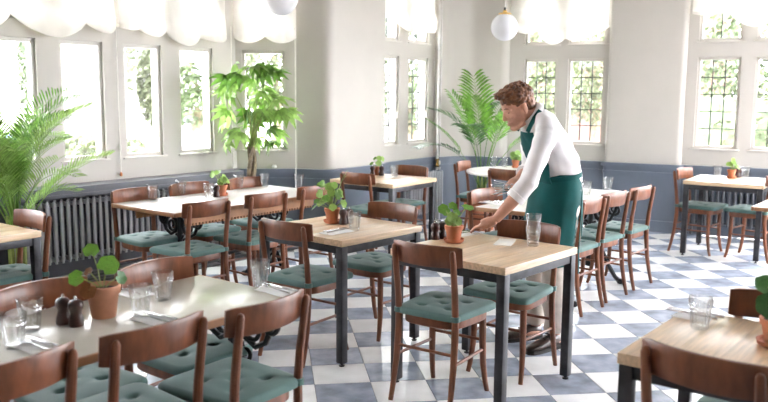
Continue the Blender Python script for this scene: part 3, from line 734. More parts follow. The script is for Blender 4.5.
lv += [(OL, (-.095, -.02, .12), (-.8, -.3, -.4), .05), (OP, (.075, .01, .28), (.5, 0, .8), .03), (OP, (.085, .0, .31), (.3, 0, 1), .03)]
leafy(.163, .255, .050, .085, 'terracotta', 'terracotta potted plant with many bright leaves left of the picture middle', lv)
leafy(1.436, -2.425, .060, .084, 'terracotta', 'potted plant on saucer cut by the right edge, bottom right table', [
 (RD, (-.045, -.02, .145), (-.3, -.8, .5, 3.3), .045), (RD, (-.03, .03, .195), (-.1, -.7, .7, 2.2), .040), (RD, (.03, .0, .185), (.2, -.8, .6, .6), .045), (RD, (.0, -.05, .125), (0, -.9, .4, 4.6), .036)])
def small_far(x, y, lab, m, n, hgt, sd, r=.042):
    rn = random.Random(sd); lv = []
    for k_ in range(n):
        a = rn.uniform(0, 2*pi); q = rn.uniform(.01, .075); lv.append((rn.choice((m, RP)), (q*cos(a), q*sin(a), rn.uniform(.10, hgt)), (cos(a)*.7, sin(a)*.5-.6, rn.uniform(.2, .9), rn.uniform(0, 6)), rn.uniform(.022, .034)))
    leafy(x, y, r, .075, 'terracotta', lab, lv)
small_far(-.605, 1.685, 'potted plant with frosted leaves on the long white window table', RP, 16, .20, 5)
small_far(.83, 3.20, 'thin sprig in a small pot on the table by the wall pipes', RL, 5, .19, 6, .035)
small_far(4.35, 2.66, 'pale flowering plant in terracotta pot under the right-hand window', RP, 14, .19, 8)
small_far(2.50, 3.90, 'pale leafy potted plant on the round white table', RP, 16, .17, 9)

# ------------------------------------------------------------------ big plants
def frond(seed, L, m, nl, lw, ll, curve, vee=.5, bare=.3):
    """arching feather frond along +x rising along +z"""
    r_ = random.Random(seed); pts = []
    for k_ in range(15):
        u = k_/14; a = radians(80)-curve*u**1.5; pts.append((pts[-1][0]+cos(a)*L/14, 0, pts[-1][1+1]+sin(a)*L/14) if pts else (0, 0, 0))
    b = MB(); b.tube(pts, [.007*(1-.8*k_/14) for k_ in range(15)], 5)
    for k_ in range(nl):
        u = bare+(1-bare)*k_/(nl-1); f = u*14; i = min(13, int(f)); p = Vector(pts[i]).lerp(Vector(pts[i+1]), f-i); tg = (Vector(pts[i+1])-Vector(pts[i])).normalized()
        nrm = Vector((-tg.z, 0, tg.x)); ln = ll*(.55+.45*sin(pi*min(1, (u-bare*.85)/(1-bare*.85))**.8))*r_.uniform(.85, 1.1)
        for s_ in (-1, 1):
            d = (tg*.75+Vector((0, s_, 0))*.75+nrm*vee*.4).normalized(); wv = tg.cross(d).cross(d).normalized()*lw
            q = [p, p+d*ln*.4+wv*.5, p+d*ln*.75+wv*.4+Vector((0, 0, -.05*ln)), p+d*ln+Vector((0, 0, -.18*ln)), p+d*ln*.75-wv*.4+Vector((0, 0, -.05*ln)), p+d*ln*.4-wv*.5]
            b.add(q, [[0, 1, 5], [1, 2, 4, 5], [2, 3, 4]])
    return b.mesh('frond', m, 180, recalc=False)
def palm(x, y, label, specs, potspec, stems):
    t = thing('palm_plant', label, 'plant', (x, y, 0)); r_, h, m = potspec
    MB().lathe([(0, 0), (r_*.75, 0), (r_*.78, .01), (r_*.95, h*.8), (r_*1.04, h*.82), (r_*1.06, h), (r_*.96, h), (r_*.92, h*.88), (0, h*.88)], 28).build('pot', m, t)
    MB().lathe([(0, h*.87), (r_*.92, h*.885), (0, h*.92)], 20).build('soil', 'soil', t)
    for sx, sy, sh in stems: MB().tube([(sx, sy, h*.85), (sx*1.1, sy*1.1, h+sh*.5), (sx*1.2, sy*1.2, h+sh)], [.014, .012, .008], 7).build('stem', 'stem', t)
    for me, az, tilt, z, s in specs:
        o = link('frond', me, t); o.matrix_local = Matrix.Translation((.03*cos(az), .03*sin(az), z)) @ Matrix.Rotation(az, 4, 'Z') @ Matrix.Rotation(tilt, 4, 'Y') @ Matrix.Scale(s, 4)
    return t
def clear(me, mt, x, y, fs, m=.03):
    for v in me.vertices:
        w_ = mt @ v.co; w_ = Vector((w_.x+x, w_.y+y))
        for F, off in fs:
            if (w_-F.A).dot(F.n) > off-m: return False
    return True
def palm_specs(meshes, x, y, n, seed, zr, fs, tl, sc, av=None):
    rn = random.Random(seed); out = []
    for k_ in range(n):
        for tr_ in range(60):
            az = k_*2.399+rn.uniform(-.5, .5)*(1+tr_*.15); lo, hi = tl[k_ % len(tl)]; me = meshes[(k_*7+tr_) % len(meshes)]; ti = rn.uniform(lo, hi)-min(.3, tr_*.008); z = rn.uniform(*zr); q = rn.uniform(*sc)*(1-.004*tr_)
            mt = Matrix.Translation((.03*cos(az), .03*sin(az), z)) @ Matrix.Rotation(az, 4, 'Z') @ Matrix.Rotation(ti, 4, 'Y') @ Matrix.Scale(q, 4)
            if clear(me, mt, x, y, fs): out.append((me, az, ti, z, q)); break
    return out
AF = [frond(1, 1.15, 'leaf', 24, .016, .27, 1.25, 1.2, .35), frond(2, 1.1, 'leaf_pale', 24, .015, .26, 1.7, 1.2, .35), frond(3, 1.15, 'leaf_pale', 24, .016, .27, .85, 1.2, .35)]
AX = (-2.06, 1.30)
palm(*AX, 'bushy areca palm by the bay radiator at far left', palm_specs(AF, *AX, 52, 17, (.45, .90), [(F1, -.02)], [(-.17, -.08), (-.16, .0), (.0, .3)], (.5, .82)), (.17, .26, 'pot_white'), [(.05*cos(a), .05*sin(a), .4) for a in (0, 1.2, 2.5, 3.7, 5)])
KF = [frond(4, 1.4, 'leaf_dark', 17, .032, .34, 1.35, .3, .48), frond(5, 1.35, 'leaf', 17, .032, .33, .95, .3, .48), frond(6, 1.4, 'leaf', 16, .032, .33, .6, .3, .48)]
KX = (2.19, 4.18)
def kfit(me, a, ti, q):
    for _ in range(14):
        if clear(me, Matrix.Translation((.03*cos(a), .03*sin(a), .48)) @ Matrix.Rotation(a, 4, 'Z') @ Matrix.Rotation(ti, 4, 'Y') @ Matrix.Scale(q, 4), *KX, [(F4, -.02), (F6, -.02), (Facet((1.95, 5.1), (2.31, 5.1)), -.03)]): break
        q *= .97; ti -= .015
    return (me, a, ti, .48, q)
KS = [(.25, -.10, 1.0), (.9, -.14, 1.05), (-.5, -.02, 1.0), (1.6, -.16, .9), (2.7, -.13, .95), (3.5, -.08, .85), (-1.3, .05, .9), (-2.1, .02, .85), (3.1, .22, .72), (-.1, .22, .8), (-2.8, .25, .75), (4.2, -.1, 1.0)]
palm(*KX, 'tall kentia palm in a terracotta pot in the back corner', [kfit(KF[(k_*5+1) % 3], a, ti, q*.97) for k_, (a, ti, q) in enumerate(KS)], (.19, .33, 'terracotta'), [(.04*cos(a), .04*sin(a), .35) for a in (0, 1.5, 3, 4.5)])
# money tree
t = thing('money_tree', 'tall leafy tree with bare twisted trunk before the bay end window', 'plant', (-.40, 3.06, 0))
MB().lathe([(0, 0), (.13, 0), (.17, .26), (.18, .27), (.18, .30), (.165, .30), (.16, .27), (0, .27)], 28).build('pot', 'pot_white', t); MB().lathe([(0, .265), (.16, .268), (0, .28)], 16).build('soil', 'soil', t)
for k_ in range(3):
    MB().tube([(.028*cos(k_*2.09+z*7), .028*sin(k_*2.09+z*7)*.9-0*z, z) for z in [.26+.06*i for i in range(14)]], [.022]*10+[.020, .018, .016, .014], 8).build('trunk', 'bark', t)
lf = []
for m_ in ('leaf', 'leaf_money', 'leaf_pale'):
    b = MB(); src = {}
    for k_ in range(6):
        a = (k_-2.5)*.62; L_ = .16*(1-.09*abs(k_-2.5)); n = 6; vs = []; fs = []
        for i in range(n+1):
            u = i/n; w = .026*sin(pi*u**.75)+.0012
            for s_ in (-1, 0, 1):
                lx = u*L_; vs.append((lx*cos(a)-s_*w*sin(a), lx*sin(a)+s_*w*cos(a), -.32*L_*u*u*2+.006*abs(s_)))
        for i in range(n):
            for s_ in (0, 1): q = i*3+s_; fs.append([q, q+3, q+4, q+1])
        b.add(vs, fs)
    lf.append(b.mesh('compound_leaf', m_, 180, recalc=False))
rn = random.Random(21)
for k_ in range(50):
    a = rn.uniform(0, 2*pi); z = rn.uniform(1.05, 1.80); R_ = .36*sqrt(max(.05, 1-((z-1.40)/.46)**2))*rn.uniform(.4, 1.0); p = Vector((R_*cos(a), R_*sin(a), z+.02))
    if k_ % 3 == 0: MB().tube([(0, 0, 1.0), (p.x*.4, p.y*.4, (1.05+p.z)/2+.05), tuple(p)], [.008, .005, .0025], 5).build('twig', 'stem', t)
    o = place_leaf(t, lf[rn.choice((0, 1, 1, 1, 2))], p, (cos(a)+rn.uniform(-.4, .4), sin(a)-rn.uniform(0, .5), rn.uniform(-1.3, .4)), rn.uniform(.75, 1.2), rn.uniform(-.9, .9), 'compound_leaf')

# ------------------------------------------------------------------ pendant globes
def pendant(x, y, z, r, label):
    t = thing('globe_lamp', label, 'lamp', (x, y, z), 0, 'opal globe pendant lamps')
    MB().ell((0, 0, 0), (r, r, r), nu=32, nv=20).build('globe', 'opal', t)
    MB().lathe([(0, r*.93), (r*.46, r*.90), (r*.48, r*.96), (r*.44, r*1.02), (r*.16, r*1.05), (r*.13, r*1.22), (0, r*1.24)], 20).build('cap', 'brass', t)
    MB().lathe([(0, r*1.22), (r*.09, r*1.22), (r*.09, r*1.42), (0, r*1.44)], 12).build('socket', 'iron', t)
    MB().tube([(0, 0, r*1.4), (0, 0, ZT-z)], .004, 6).build('flex', 'cord', t); return t
pendant(1.80, 2.1, 2.133, .118, 'white opal globe lamp with brass cap above the waiter')
pendant(-.128, 1.5, 2.268, .128, 'white opal globe lamp cut by the top edge above the leafy tree')

# ------------------------------------------------------------------ the waiter
PR = Vector((1.44, -.06, 0))
waiter = thing('person', 'waiter in white shirt and teal apron leaning over the table holding cutlery', 'person', PR)
def remesh(mb, voxel, smooth, name, m, parent, disp=None):
    mb.v = [tuple(Vector(v)-PR) for v in mb.v]
    me = mb.mesh(name, None, 0); o = bpy.data.objects.new('tmp', me); ts = bpy.data.scenes.new('tmp'); ts.collection.objects.link(o)
    md = o.modifiers.new('r', 'REMESH'); md.mode = 'VOXEL'; md.voxel_size = voxel; md.use_smooth_shade = True
    if smooth: ms = o.modifiers.new('s', 'SMOOTH'); ms.iterations = smooth; ms.factor = .5
    vl = ts.view_layers[0]; vl.update(); me2 = bpy.data.meshes.new_from_object(o.evaluated_get(vl.depsgraph))
    bpy.data.objects.remove(o); bpy.data.scenes.remove(ts); me2.name = name; me2.materials.clear(); me2.materials.append(MAT[m])
    if disp:
        nv = [(v.co.copy(), v.normal.copy()) for v in me2.vertices]; out = []
        for c_, n_ in nv: out.extend(c_+n_*disp(c_+PR))
        me2.vertices.foreach_set('co', out); me2.update()
    me2.shade_smooth(); return link(name, me2, parent)
LAT = Vector((.08, -1, 0)).normalized()              # his left, towards the camera
def tring(c, a, b, tilt, n=20, pw=2.4):
    """torso ring: c centre, a half depth, b half width, tilt = spine lean"""
    F_ = Vector((-cos(tilt), LAT.x*0-.12, -sin(tilt))).normalized(); out = []
    for k_ in range(n):
        q = 2*pi*k_/n; cx = abs(cos(q))**(2/pw)*(1 if cos(q) >= 0 else -1); sy = abs(sin(q))**(2/pw)*(1 if sin(q) >= 0 else -1)
        out.append(Vector(c)+F_*a*cx+LAT*b*sy)
    return out
TOR = [((1.525, -.05, .84), .10, .15, 0), ((1.53, -.05, .93), .122, .172, .05), ((1.54, -.05, 1.05), .108, .158, .25), ((1.517, -.05, 1.15), .108, .158, .40), ((1.470, -.055, 1.25), .108, .172, .45), ((1.418, -.055, 1.328), .100, .175, .6), ((1.392, -.055, 1.40), .085, .145, .55), ((1.36, -.055, 1.44), .055, .075, .55)]
SHL, ELL_, WRL = V(1.385, -.235, 1.325), V(1.262, -.312, 1.05), V(1.078, -.285, .832)
SHR, ELR, WRR = V(1.41, .12, 1.345), V(1.44, .195, 1.09), V(1.325, .075, 1.035)
body = MB()
def torso(mb, g): mb.loft([tring(c_, a+g, b_+g, tl) for c_, a, b_, tl in TOR])
torso(body, -.012)
def arm(mb, pts, rad, n=12): mb.tube(pts, rad, n)
for S_, E_, W_ in ((SHL, ELL_, WRL), (SHR, ELR, WRR)):
    arm(body, [S_, S_.lerp(E_, .4), S_.lerp(E_, .85), E_, E_.lerp(W_, .25), E_.lerp(W_, .6), E_.lerp(W_, .92), W_], [.052, .048, .041, .040, .043, .038, .029, .027])
HL, KL, AL = V(1.545, -.145, .90), V(1.485, -.165, .49), V(1.515, -.155, .09)
HR, KR, AR = V(1.545, .045, .90), V(1.445, .03, .49), V(1.455, .035, .09)
for h_, k_, a_ in ((HL, KL, AL), (HR, KR, AR)):
    body.tube([h_, h_.lerp(k_, .5), k_, k_.lerp(a_, .3), k_.lerp(a_, .8), a_], [.082, .072, .052, .053, .036, .036], 12); body.ell((a_.x-.05, a_.y-.015, .045), (.09, .026, .022))
# neck and head
PT = radians(25); EM = V(1.272, -.058, 1.480); HF = Vector((-cos(PT), -.10, -sin(PT))).normalized(); HLt = HF.cross(Vector((0, 0, 1))).normalized()*-1
HLt = Vector((-HF.y, HF.x, 0)).normalized()
if HLt.y > 0: HLt = -HLt
HU = (HLt.cross(HF)); HU = HU if HU.z > 0 else -HU
RH = Matrix((HF, HLt, HU)).transposed()
def hp(f, l, u): return EM+HF*f+HLt*l+HU*u
body.tube([V(1.385, -.055, 1.40), V(1.345, -.055, 1.445), hp(-.02, 0, -.03)], [.064, .058, .056], 14)
body.ell(hp(.002, 0, .045), (.098, .076, .088), RH, 20, 14); body.ell(hp(.035, 0, -.012), (.070, .064, .075), RH, 18, 12); body.ell(hp(.040, 0, -.058), (.058, .054, .055), RH, 16, 10)
body.ell(hp(.078, 0, -.098), (.024, .026, .022), RH)
body.tube([hp(.02, .052, -.085), hp(.075, .022, -.100), hp(.075, -.022, -.100), hp(.02, -.052, -.085)], .017, 8)
body.tube([hp(.094, 0, .022), hp(.104, 0, .0), hp(.116, 0, -.026), hp(.112, 0, -.036)], [.009, .010, .013, .009], 8)
for s_ in (-1, 1):
    body.ell(hp(.103, s_*.012, -.034), (.010, .009, .008), RH, 8, 6); body.tube([hp(.093, s_*.010, .026), hp(.090, s_*.034, .028), hp(.074, s_*.054, .020)], [.010, .010, .008], 7)
    body.ell(hp(.072, s_*.042, -.022), (.020, .018, .020), RH, 10, 6)
    body.ell(hp(-.004, s_*.076, -.004), (.018, .009, .031), RH, 10, 8); body.ell(hp(.0, s_*.073, -.028), (.010, .008, .012), RH, 8, 6)
body.ell(hp(.094, 0, -.060), (.012, .022, .006), RH, 10, 6); body.ell(hp(.092, 0, -.073), (.012, .020, .007), RH, 10, 6)
# hands
def finger(mb, pts, r): mb.tube(pts, [r*1.05, r, r*.92, r*.8, r*.45][:len(pts)] if len(pts) == 5 else [r*1.05, r, r*.9, r*.55], 8)
hd = (V(.955, -.235, .775)-WRL).normalized(); hs = Vector((hd.y, -hd.x, 0)).normalized()      # hs: towards thumb side?
if hs.y > 0: hs = -hs                          # towards the camera
pc = WRL+hd*.055+V(0, 0, -.004)
hn = hd.cross(hs); hn = hn if hn.z > 0 else -hn
RHD = Matrix((hd, hs, hn)).transposed()
body.tube([WRL, WRL+hd*.02, WRL+hd*.05, WRL+hd*.085], [.027, .030, .034, .031], 10, flat=1.0)
body.ell(pc+hd*.012, (.048, .040, .020), RHD, 14, 9)
for k_, (o_, L_) in enumerate(((.030, .066), (.010, .078), (-.011, .082), (-.031, .074))):
    b0_ = pc+hd*.045+hs*o_; d1 = (hd+V(0, 0, .10)+hs*(o_*1.2)).normalized(); p1 = b0_+d1*L_*.42; d2 = (hd+V(0, 0, -.75)).normalized(); p2 = p1+d2*L_*.34; d3 = (hd*.7+V(0, 0, -.9)).normalized(); p3 = p2+d3*L_*.24
    for q in (p2, p3): q.z = max(q.z, TZ+.0085)
    finger(body, [b0_-hd*.015, b0_, p1, p2, p3], .0092)
th0 = WRL+hd*.03-hs*.026; finger(body, [th0, th0+hd*.030-hs*.014+V(0, 0, -.012), th0+hd*.058-hs*.012+V(0, 0, -.026), th0+hd*.078-hs*.004+V(0, 0, -.036)], .0105)
# far hand gripping the cutlery bundle
GC = V(1.270, .030, .995)
rd = (GC-WRR).normalized(); rs = Vector((-rd.y, rd.x, 0)).normalized(); rn_ = rd.cross(rs); rn_ = rn_ if rn_.z > 0 else -rn_
body.tube([WRR, WRR+rd*.02, WRR+rd*.05], [.027, .029, .030], 10); body.ell(WRR+rd*.055+rn_*.012, (.045, .040, .020), Matrix((rd, rs, rn_)).transposed(), 14, 9)
for o_, L_ in ((-.030, .9), (-.010, 1.0), (.010, .98), (.029, .85)):
    q0 = WRR+rd*.088+rs*o_+rn_*.012
    finger(body, [q0-rd*.02, q0, q0+rd*.028*L_-rn_*.008, q0+rd*.026*L_-rn_*.034, q0+rd*.002-rn_*.044], .0092)
q0 = WRR+rd*.04-rs*.030; finger(body, [q0, q0+rd*.028-rs*.014-rn_*.012, q0+rd*.05-rs*.008-rn_*.026, q0+rd*.064+rs*.004-rn_*.032], .0105)
bo = remesh(body, .0048, 3, 'body', 'skin', waiter)
# eyes, brows, lips
for s_ in (-1, 1):
    e_ = MB().ell(hp(.0835, s_*.032, .006)-PR, (.0085, .011, .0045), RH, 10, 8).build('eye', 'eye_dark', waiter)
    MB().tube([hp(.100, s_*.014, .031)-PR, hp(.098, s_*.032, .037)-PR, hp(.083, s_*.052, .031)-PR], [.003, .0042, .002], 6).build('eyebrow', 'hair', waiter)
MB().tube([hp(.100, .018, -.0665)-PR, hp(.107, 0, -.066)-PR, hp(.100, -.018, -.0665)-PR], [.002, .0042, .002], 6).build('lips', 'lip', waiter)
# hair
hair = MB(); rn = random.Random(5)
hair.ell(hp(-.004, 0, .062), (.102, .081, .084), RH, 20, 14); hair.ell(hp(-.050, 0, .015), (.058, .075, .075), RH, 16, 10); hair.ell(hp(.040, 0, .108), (.056, .068, .036), RH, 14, 10)
for k_ in range(260):
    a = rn.uniform(0, 2*pi); q = rn.uniform(-.35, 1); rr = sqrt(1-q*q); f = rr*cos(a); l = rr*sin(a)
    p = (-.004+.104*f, .082*l, .060+.092*q)
    if f > .35 and p[2] < .098: continue
    if f > -.15 and p[2] < .028: continue
    r_ = rn.uniform(.007, .012); hair.ell(hp(*p), (r_*1.7, r_*.8, r_*.8), RH @ Matrix.Rotation(rn.uniform(-.6, .6)+.5, 3, 'Y'), 8, 6)
for k_ in range(60):
    p = (rn.uniform(.04, .098), rn.uniform(-.06, .06), rn.uniform(.100, .140)); r_ = rn.uniform(.008, .013)
    if p[0] > .09 and p[2] > .13: continue
    hair.ell(hp(*p), (r_*1.8, r_*.9, r_*.8), RH @ Matrix.Rotation(rn.uniform(-.3, .7), 3, 'Y'), 8, 6)
# cut the fringe clear of the face
hair.v = [v for v in hair.v]
remesh(hair, .0042, 2, 'hair', 'hair', waiter, lambda c: .0025*noise.noise(c*85))
# shirt
sh = MB(); sh.loft([tring(c_, a+.012+(.012 if 1.02 < c_[2] < 1.2 else 0), b_+.012, tl) for c_, a, b_, tl in TOR])
for S_, E_, W_, stop in ((SHL, ELL_, WRL, .42), (SHR, ELR, WRR, .55)):
    sh.tube([V(1.375, -.055+(-.045 if S_.y < 0 else .045), 1.415), V(1.40, S_.y*.75-.015, 1.375), S_+V(0, 0, .005)], [.052, .066, .066], 14)
    sh.tube([S_+V(.02, .02 if S_.y < 0 else -.02, .02), S_, S_.lerp(E_, .35), S_.lerp(E_, .8), E_, E_.lerp(W_, stop*.6), E_.lerp(W_, stop)], [.062, .064, .063, .058, .057, .056, .052], 16)
def wrinkle(c): return .0045*noise.noise(c*15)+.006*noise.noise(Vector((c.x*9+c.z*14, c.y*10, c.z*5)))
remesh(sh, .0075, 14, 'shirt', 'shirt', waiter, wrinkle)
for S_, E_, W_, stop in ((SHL, ELL_, WRL, .42), (SHR, ELR, WRR, .55)):
    a = E_.lerp(W_, stop-.12); b_ = E_.lerp(W_, stop+.02); MB().tube([a-PR, a.lerp(b_, .1)-PR, b_-PR, b_.lerp(a, .05)-PR], [.052, .058, .0565, .046], 18).build('rolled_cuff', 'shirt', waiter)
# collar: a standing band folded over
cr = []
cc = V(1.347, -.056, 1.447); ax = (hp(-.02, 0, -.03)-V(1.40, -.055, 1.40)).normalized(); cx = LAT; cy = ax.cross(cx).normalized()
NC = 26
rings = []
for k_ in range(NC):
    a = -pi*.5+2*pi*(k_+.5)/NC; dr = cx*cos(a)+cy*sin(a); rings.append([cc+dr*.070-ax*.022-PR, cc+dr*.066+ax*.012-PR, cc+dr*.074+ax*.016-PR, cc+dr*.088-ax*.026-PR, cc+dr*.083-ax*.030-PR])
b = MB(); n = NC
b.loft(rings); b.build('collar', 'shirt', waiter, 180)
# trousers
tr = MB()
tr.loft([tring(c_, a, b_, 0) for c_, a, b_ in (((1.53, -.05, .80), .11, .165), ((1.53, -.05, .92), .130, .180), ((1.535, -.05, 1.0), .126, .174), ((1.538, -.05, 1.06), .118, .168))])
for h_, k_, a_ in ((HL, KL, AL), (HR, KR, AR)):
    tr.tube([h_, h_.lerp(k_, .5), k_, k_.lerp(a_, .35), k_.lerp(a_, .8), a_+V(-.005, 0, .015)], [.100, .088, .074, .074, .066, .064], 16)
remesh(tr, .0085, 5, 'trousers', 'trouser', waiter, lambda c: .006*noise.noise(Vector((c.x*8, c.y*8, c.z*22)))+.003*noise.noise(c*25))
# shoes
def shoe(heel, toe):
    h_, q = V(*heel), V(*toe); d = (q-h_).normalized(); L_ = (q-h_).length; s_ = Vector((-d.y, d.x, 0)); rings = []
    for u, w, zt in ((0, .022, .055), (.04, .034, .085), (.2, .038, .100), (.38, .038, .095), (.55, .042, .070), (.75, .047, .056), (.9, .040, .047), (.98, .022, .036), (1.0, .010, .03)):
        c_ = h_+d*L_*u; ring = []
        for k_ in range(12):
            a = 2*pi*k_/12; x = cos(a)*w; z = .018+(zt-.018)*(.5+.5*sin(a))*(1 if sin(a) > -.5 else .6); ring.append(c_+s_*x+V(0, 0, z)-PR)
        rings.append(ring)
    o = MB().loft(rings).build('shoe', 'shoe', waiter, 60); poly = []
    for u, w in ((0, .026), (.04, .036), (.3, .038), (.55, .044), (.75, .049), (.92, .040), (1.0, .015)): poly.append((h_+d*L_*u+s_*w-PR))
    for u, w in ((1.0, .015), (.92, .040), (.75, .049), (.55, .044), (.3, .038), (.04, .036), (0, .026)): poly.append((h_+d*L_*u-s_*w-PR))
    MB().prism([(p.x, p.y) for p in poly], .0, .022).build('sole', 'sole', o)
    for u in (.40, .47, .54): c_ = h_+d*L_*u; MB().tube([c_+s_*.02+V(0, 0, .098-.15*(u-.38))-PR, c_+V(0, 0, .104-.15*(u-.38))-PR, c_-s_*.02+V(0, 0, .098-.15*(u-.38))-PR], .0028, 6).build('lace', 'sole', o)
shoe((1.565, -.13, 0), (1.300, -.262, 0)); shoe((1.50, .055, 0), (1.215, .005, 0))
# apron: skirt wrapped from the front round both sides, bib, neck strap, ties
ap = MB(); R0 = []
def skirt_ring(z, a, b_, cx_, n=40, g=0):
    out = []
    for k_ in range(n+1):
        q = -pi*.80+1.60*pi*k_/n; F_ = Vector((-1, -.12, 0)).normalized()
        w = 1+(.045*sin(q*9+z*3)+.03*sin(q*4+1))*max(0, (1.05-z)/.55)
        out.append(V(cx_, -.052, z)+F_*((a+g)*w*cos(q))+LAT*((b_+g)*w*sin(q)))
    return out
SK = [(1.085, .126, .176, 1.530), (1.05, .136, .190, 1.530), (.95, .158, .202, 1.522), (.80, .160, .206, 1.500), (.65, .155, .206, 1.482), (.53, .152, .206, 1.474)]
outer = [skirt_ring(*q) for q in SK]; inner = [skirt_ring(*q, g=-.006) for q in SK]
n = len(outer[0]); vs = [p-PR for r_ in outer+inner for p in r_]; fs = []; m_ = len(SK)
for i in range(m_-1):
    for k_ in range(n-1):
        a = i*n+k_; fs.append([a, a+1, a+n+1, a+n]); a += m_*n; fs.append([a+n, a+n+1, a+1, a])
for i in range(m_-1):
    for e in (0, n-1): a = i*n+e; fs.append([a, a+n, a+n+m_*n, a+m_*n])
for k_ in range(n-1):
    for i in (0, m_-1): a = i*n+k_; fs.append([a, a+1, a+1+m_*n, a+m_*n])
aps = MB().add(vs, fs).build('apron_skirt', 'apron', waiter, 50)
bib = []
for j in range(9):
    u = j/8; c0 = Vector((1.386, -.07, 1.03)).lerp(Vector((1.290, -.07, 1.335)), u); bw = .155*(1-u)+.095*u; row = []
    for k_ in range(13):
        s_ = -1+2*k_/12; q = c0+LAT*(bw*s_)+V(.05*s_*s_*(1 if abs(s_) > .1 else 1)+.012*sin(u*9+s_*4), 0, 0)*1.0; row.append(q)
    bib.append(row)
vs = []; fs = []
for sgn in (0, 1):
    for row in bib:
        for q in row: vs.append(q-PR+V(-.006 if sgn == 0 else 0, 0, 0))
B_ = 9*13
for j in range(8):
    for k_ in range(12):
        a = j*13+k_; fs.append([a, a+1, a+14, a+13]); fs.append([a+B_+13, a+B_+14, a+B_+1, a+B_])
for j in range(8):
    for e in (0, 12): a = j*13+e; fs.append([a, a+13, a+13+B_, a+B_])
for k_ in range(12):
    for j in (0, 8): a = j*13+k_; fs.append([a, a+1, a+1+B_, a+B_])
MB().add(vs, fs).build('apron_bib', 'apron', waiter, 50)
def strap(pts, w, th, nm, nrm):
    rings = []
    for i, p in enumerate(pts):
        tg = (Vector(pts[min(i+1, len(pts)-1)])-Vector(pts[max(i-1, 0)])).normalized(); nn = Vector(nrm[i] if isinstance(nrm, list) else nrm); sd = tg.cross(nn).normalized(); nn = sd.cross(tg)
        p = Vector(p)-PR; rings.append([p+sd*w+nn*th, p-sd*w+nn*th, p-sd*w-nn*th, p+sd*w-nn*th])
    MB().loft(rings).build(nm, 'apron', waiter, 50)
strap([V(1.298, -.155, 1.337), V(1.314, -.160, 1.377), V(1.338, -.155, 1.422), V(1.371, -.140, 1.460), V(1.401, -.10, 1.480), V(1.416, -.055, 1.484)], .013, .003, 'neck_strap', [(-.6, -.7, .2), (-.6, -.7, .3), (-.4, -.8, .4), (0, -.8, .6), (.4, -.4, .8), (.6, 0, .8)])
strap([V(1.298, .04, 1.337), V(1.314, .05, 1.377), V(1.338, .045, 1.422), V(1.371, .03, 1.460), V(1.401, -.01, 1.480), V(1.416, -.055, 1.484)], .013, .003, 'neck_strap', [(-.6, .7, .2), (-.6, .7, .3), (-.4, .8, .4), (0, .8, .6), (.4, .4, .8), (.6, 0, .8)])
wb = []
for k_ in range(33):
    q = -pi+2*pi*k_/32; wb.append(V(1.529, -.052, 1.068-.02*cos(q))+Vector((-1, -.12, 0)).normalized()*(.138*cos(q))+LAT*(.188*sin(q)))
strap(wb, .014, .003, 'waist_tie', [tuple((p-V(1.529, -.052, 1.068))) for p in wb])
strap([V(1.655, -.10, 1.06), V(1.652, -.165, .98), V(1.635, -.20, .82), V(1.625, -.21, .64), V(1.630, -.205, .48)], .013, .002, 'hanging_tie', (1, -.6, 0))
strap([V(1.660, -.08, 1.06), V(1.670, -.12, .95), V(1.665, -.15, .80), V(1.660, -.155, .70)], .013, .002, 'hanging_tie', (1, -.6, 0))
# cutlery held in the far hand
rn = random.Random(2)
for k_ in range(9):
    me = FM if k_ % 2 else KM; o = link('fork' if k_ % 2 else 'knife', me); c_ = WRR+rd*.085-rn_*.018+V(-.045, -.03, 0)+V(rn.uniform(-.02, .02), rn.uniform(-.01, .01), (k_-4)*.0065)
    d = Vector((-1, -.25+(k_-4)*.07, .02+(k_-4)*.05)).normalized(); sd = Vector((-d.y, d.x, 0)).normalized()*-1; nn = sd.cross(d)
    o.matrix_world = Matrix.Translation(c_) @ Matrix((sd, d, nn)).transposed().to_4x4()
    tag(o, 'steel %s in the bundle of cutlery held in the waiter\'s hand' % ('fork' if k_ % 2 else 'knife'), 'fork' if k_ % 2 else 'knife', 'held %s' % ('forks' if k_ % 2 else 'knives'))

# ------------------------------------------------------------------ outdoors
g = MB(); g.prism([(-60, -40), (60, -40), (60, 60), (-60, 60)], -.6, -.35); tag(g.build('ground', 'paving', smooth=0), kind='structure')
def leafcloud(name, c, r, n, m, parent, seed, s=.085):
    rn = random.Random(seed); b = MB()
    for k_ in range(n):
        while True:
            p = Vector((rn.uniform(-1, 1), rn.uniform(-1, 1), rn.uniform(-1, 1)))
            if .35 < p.length < 1: break
        p = Vector((p.x*r[0]+c[0], p.y*r[1]+c[1], p.z*r[2]+c[2])); a = Vector((rn.gauss(0, 1), rn.gauss(0, 1), rn.gauss(0, 1))).normalized(); q = a.orthogonal().normalized(); w = a.cross(q)
        b.add([p-q*s, p-w*s*.45, p+q*s, p+w*s*.45], [[0, 1, 2, 3]])
    return b.build(name, m, parent, 0, recalc=False)
def tree(x, y, h, r, label, seed, m='leaf_garden'):
    t = thing('garden_tree', label, 'tree', (x, y, -.35), 0, 'trees outside the windows'); MB().tube([(0, 0, 0), (.1, .05, h*.3), (0, .1, h*.62)], [.16, .12, .06], 8).build('trunk', 'bark', t)
    tag(leafcloud('foliage', (0, 0, h*.62), (r, r, h*.38), 4200, m, t, seed), kind='stuff'); return t
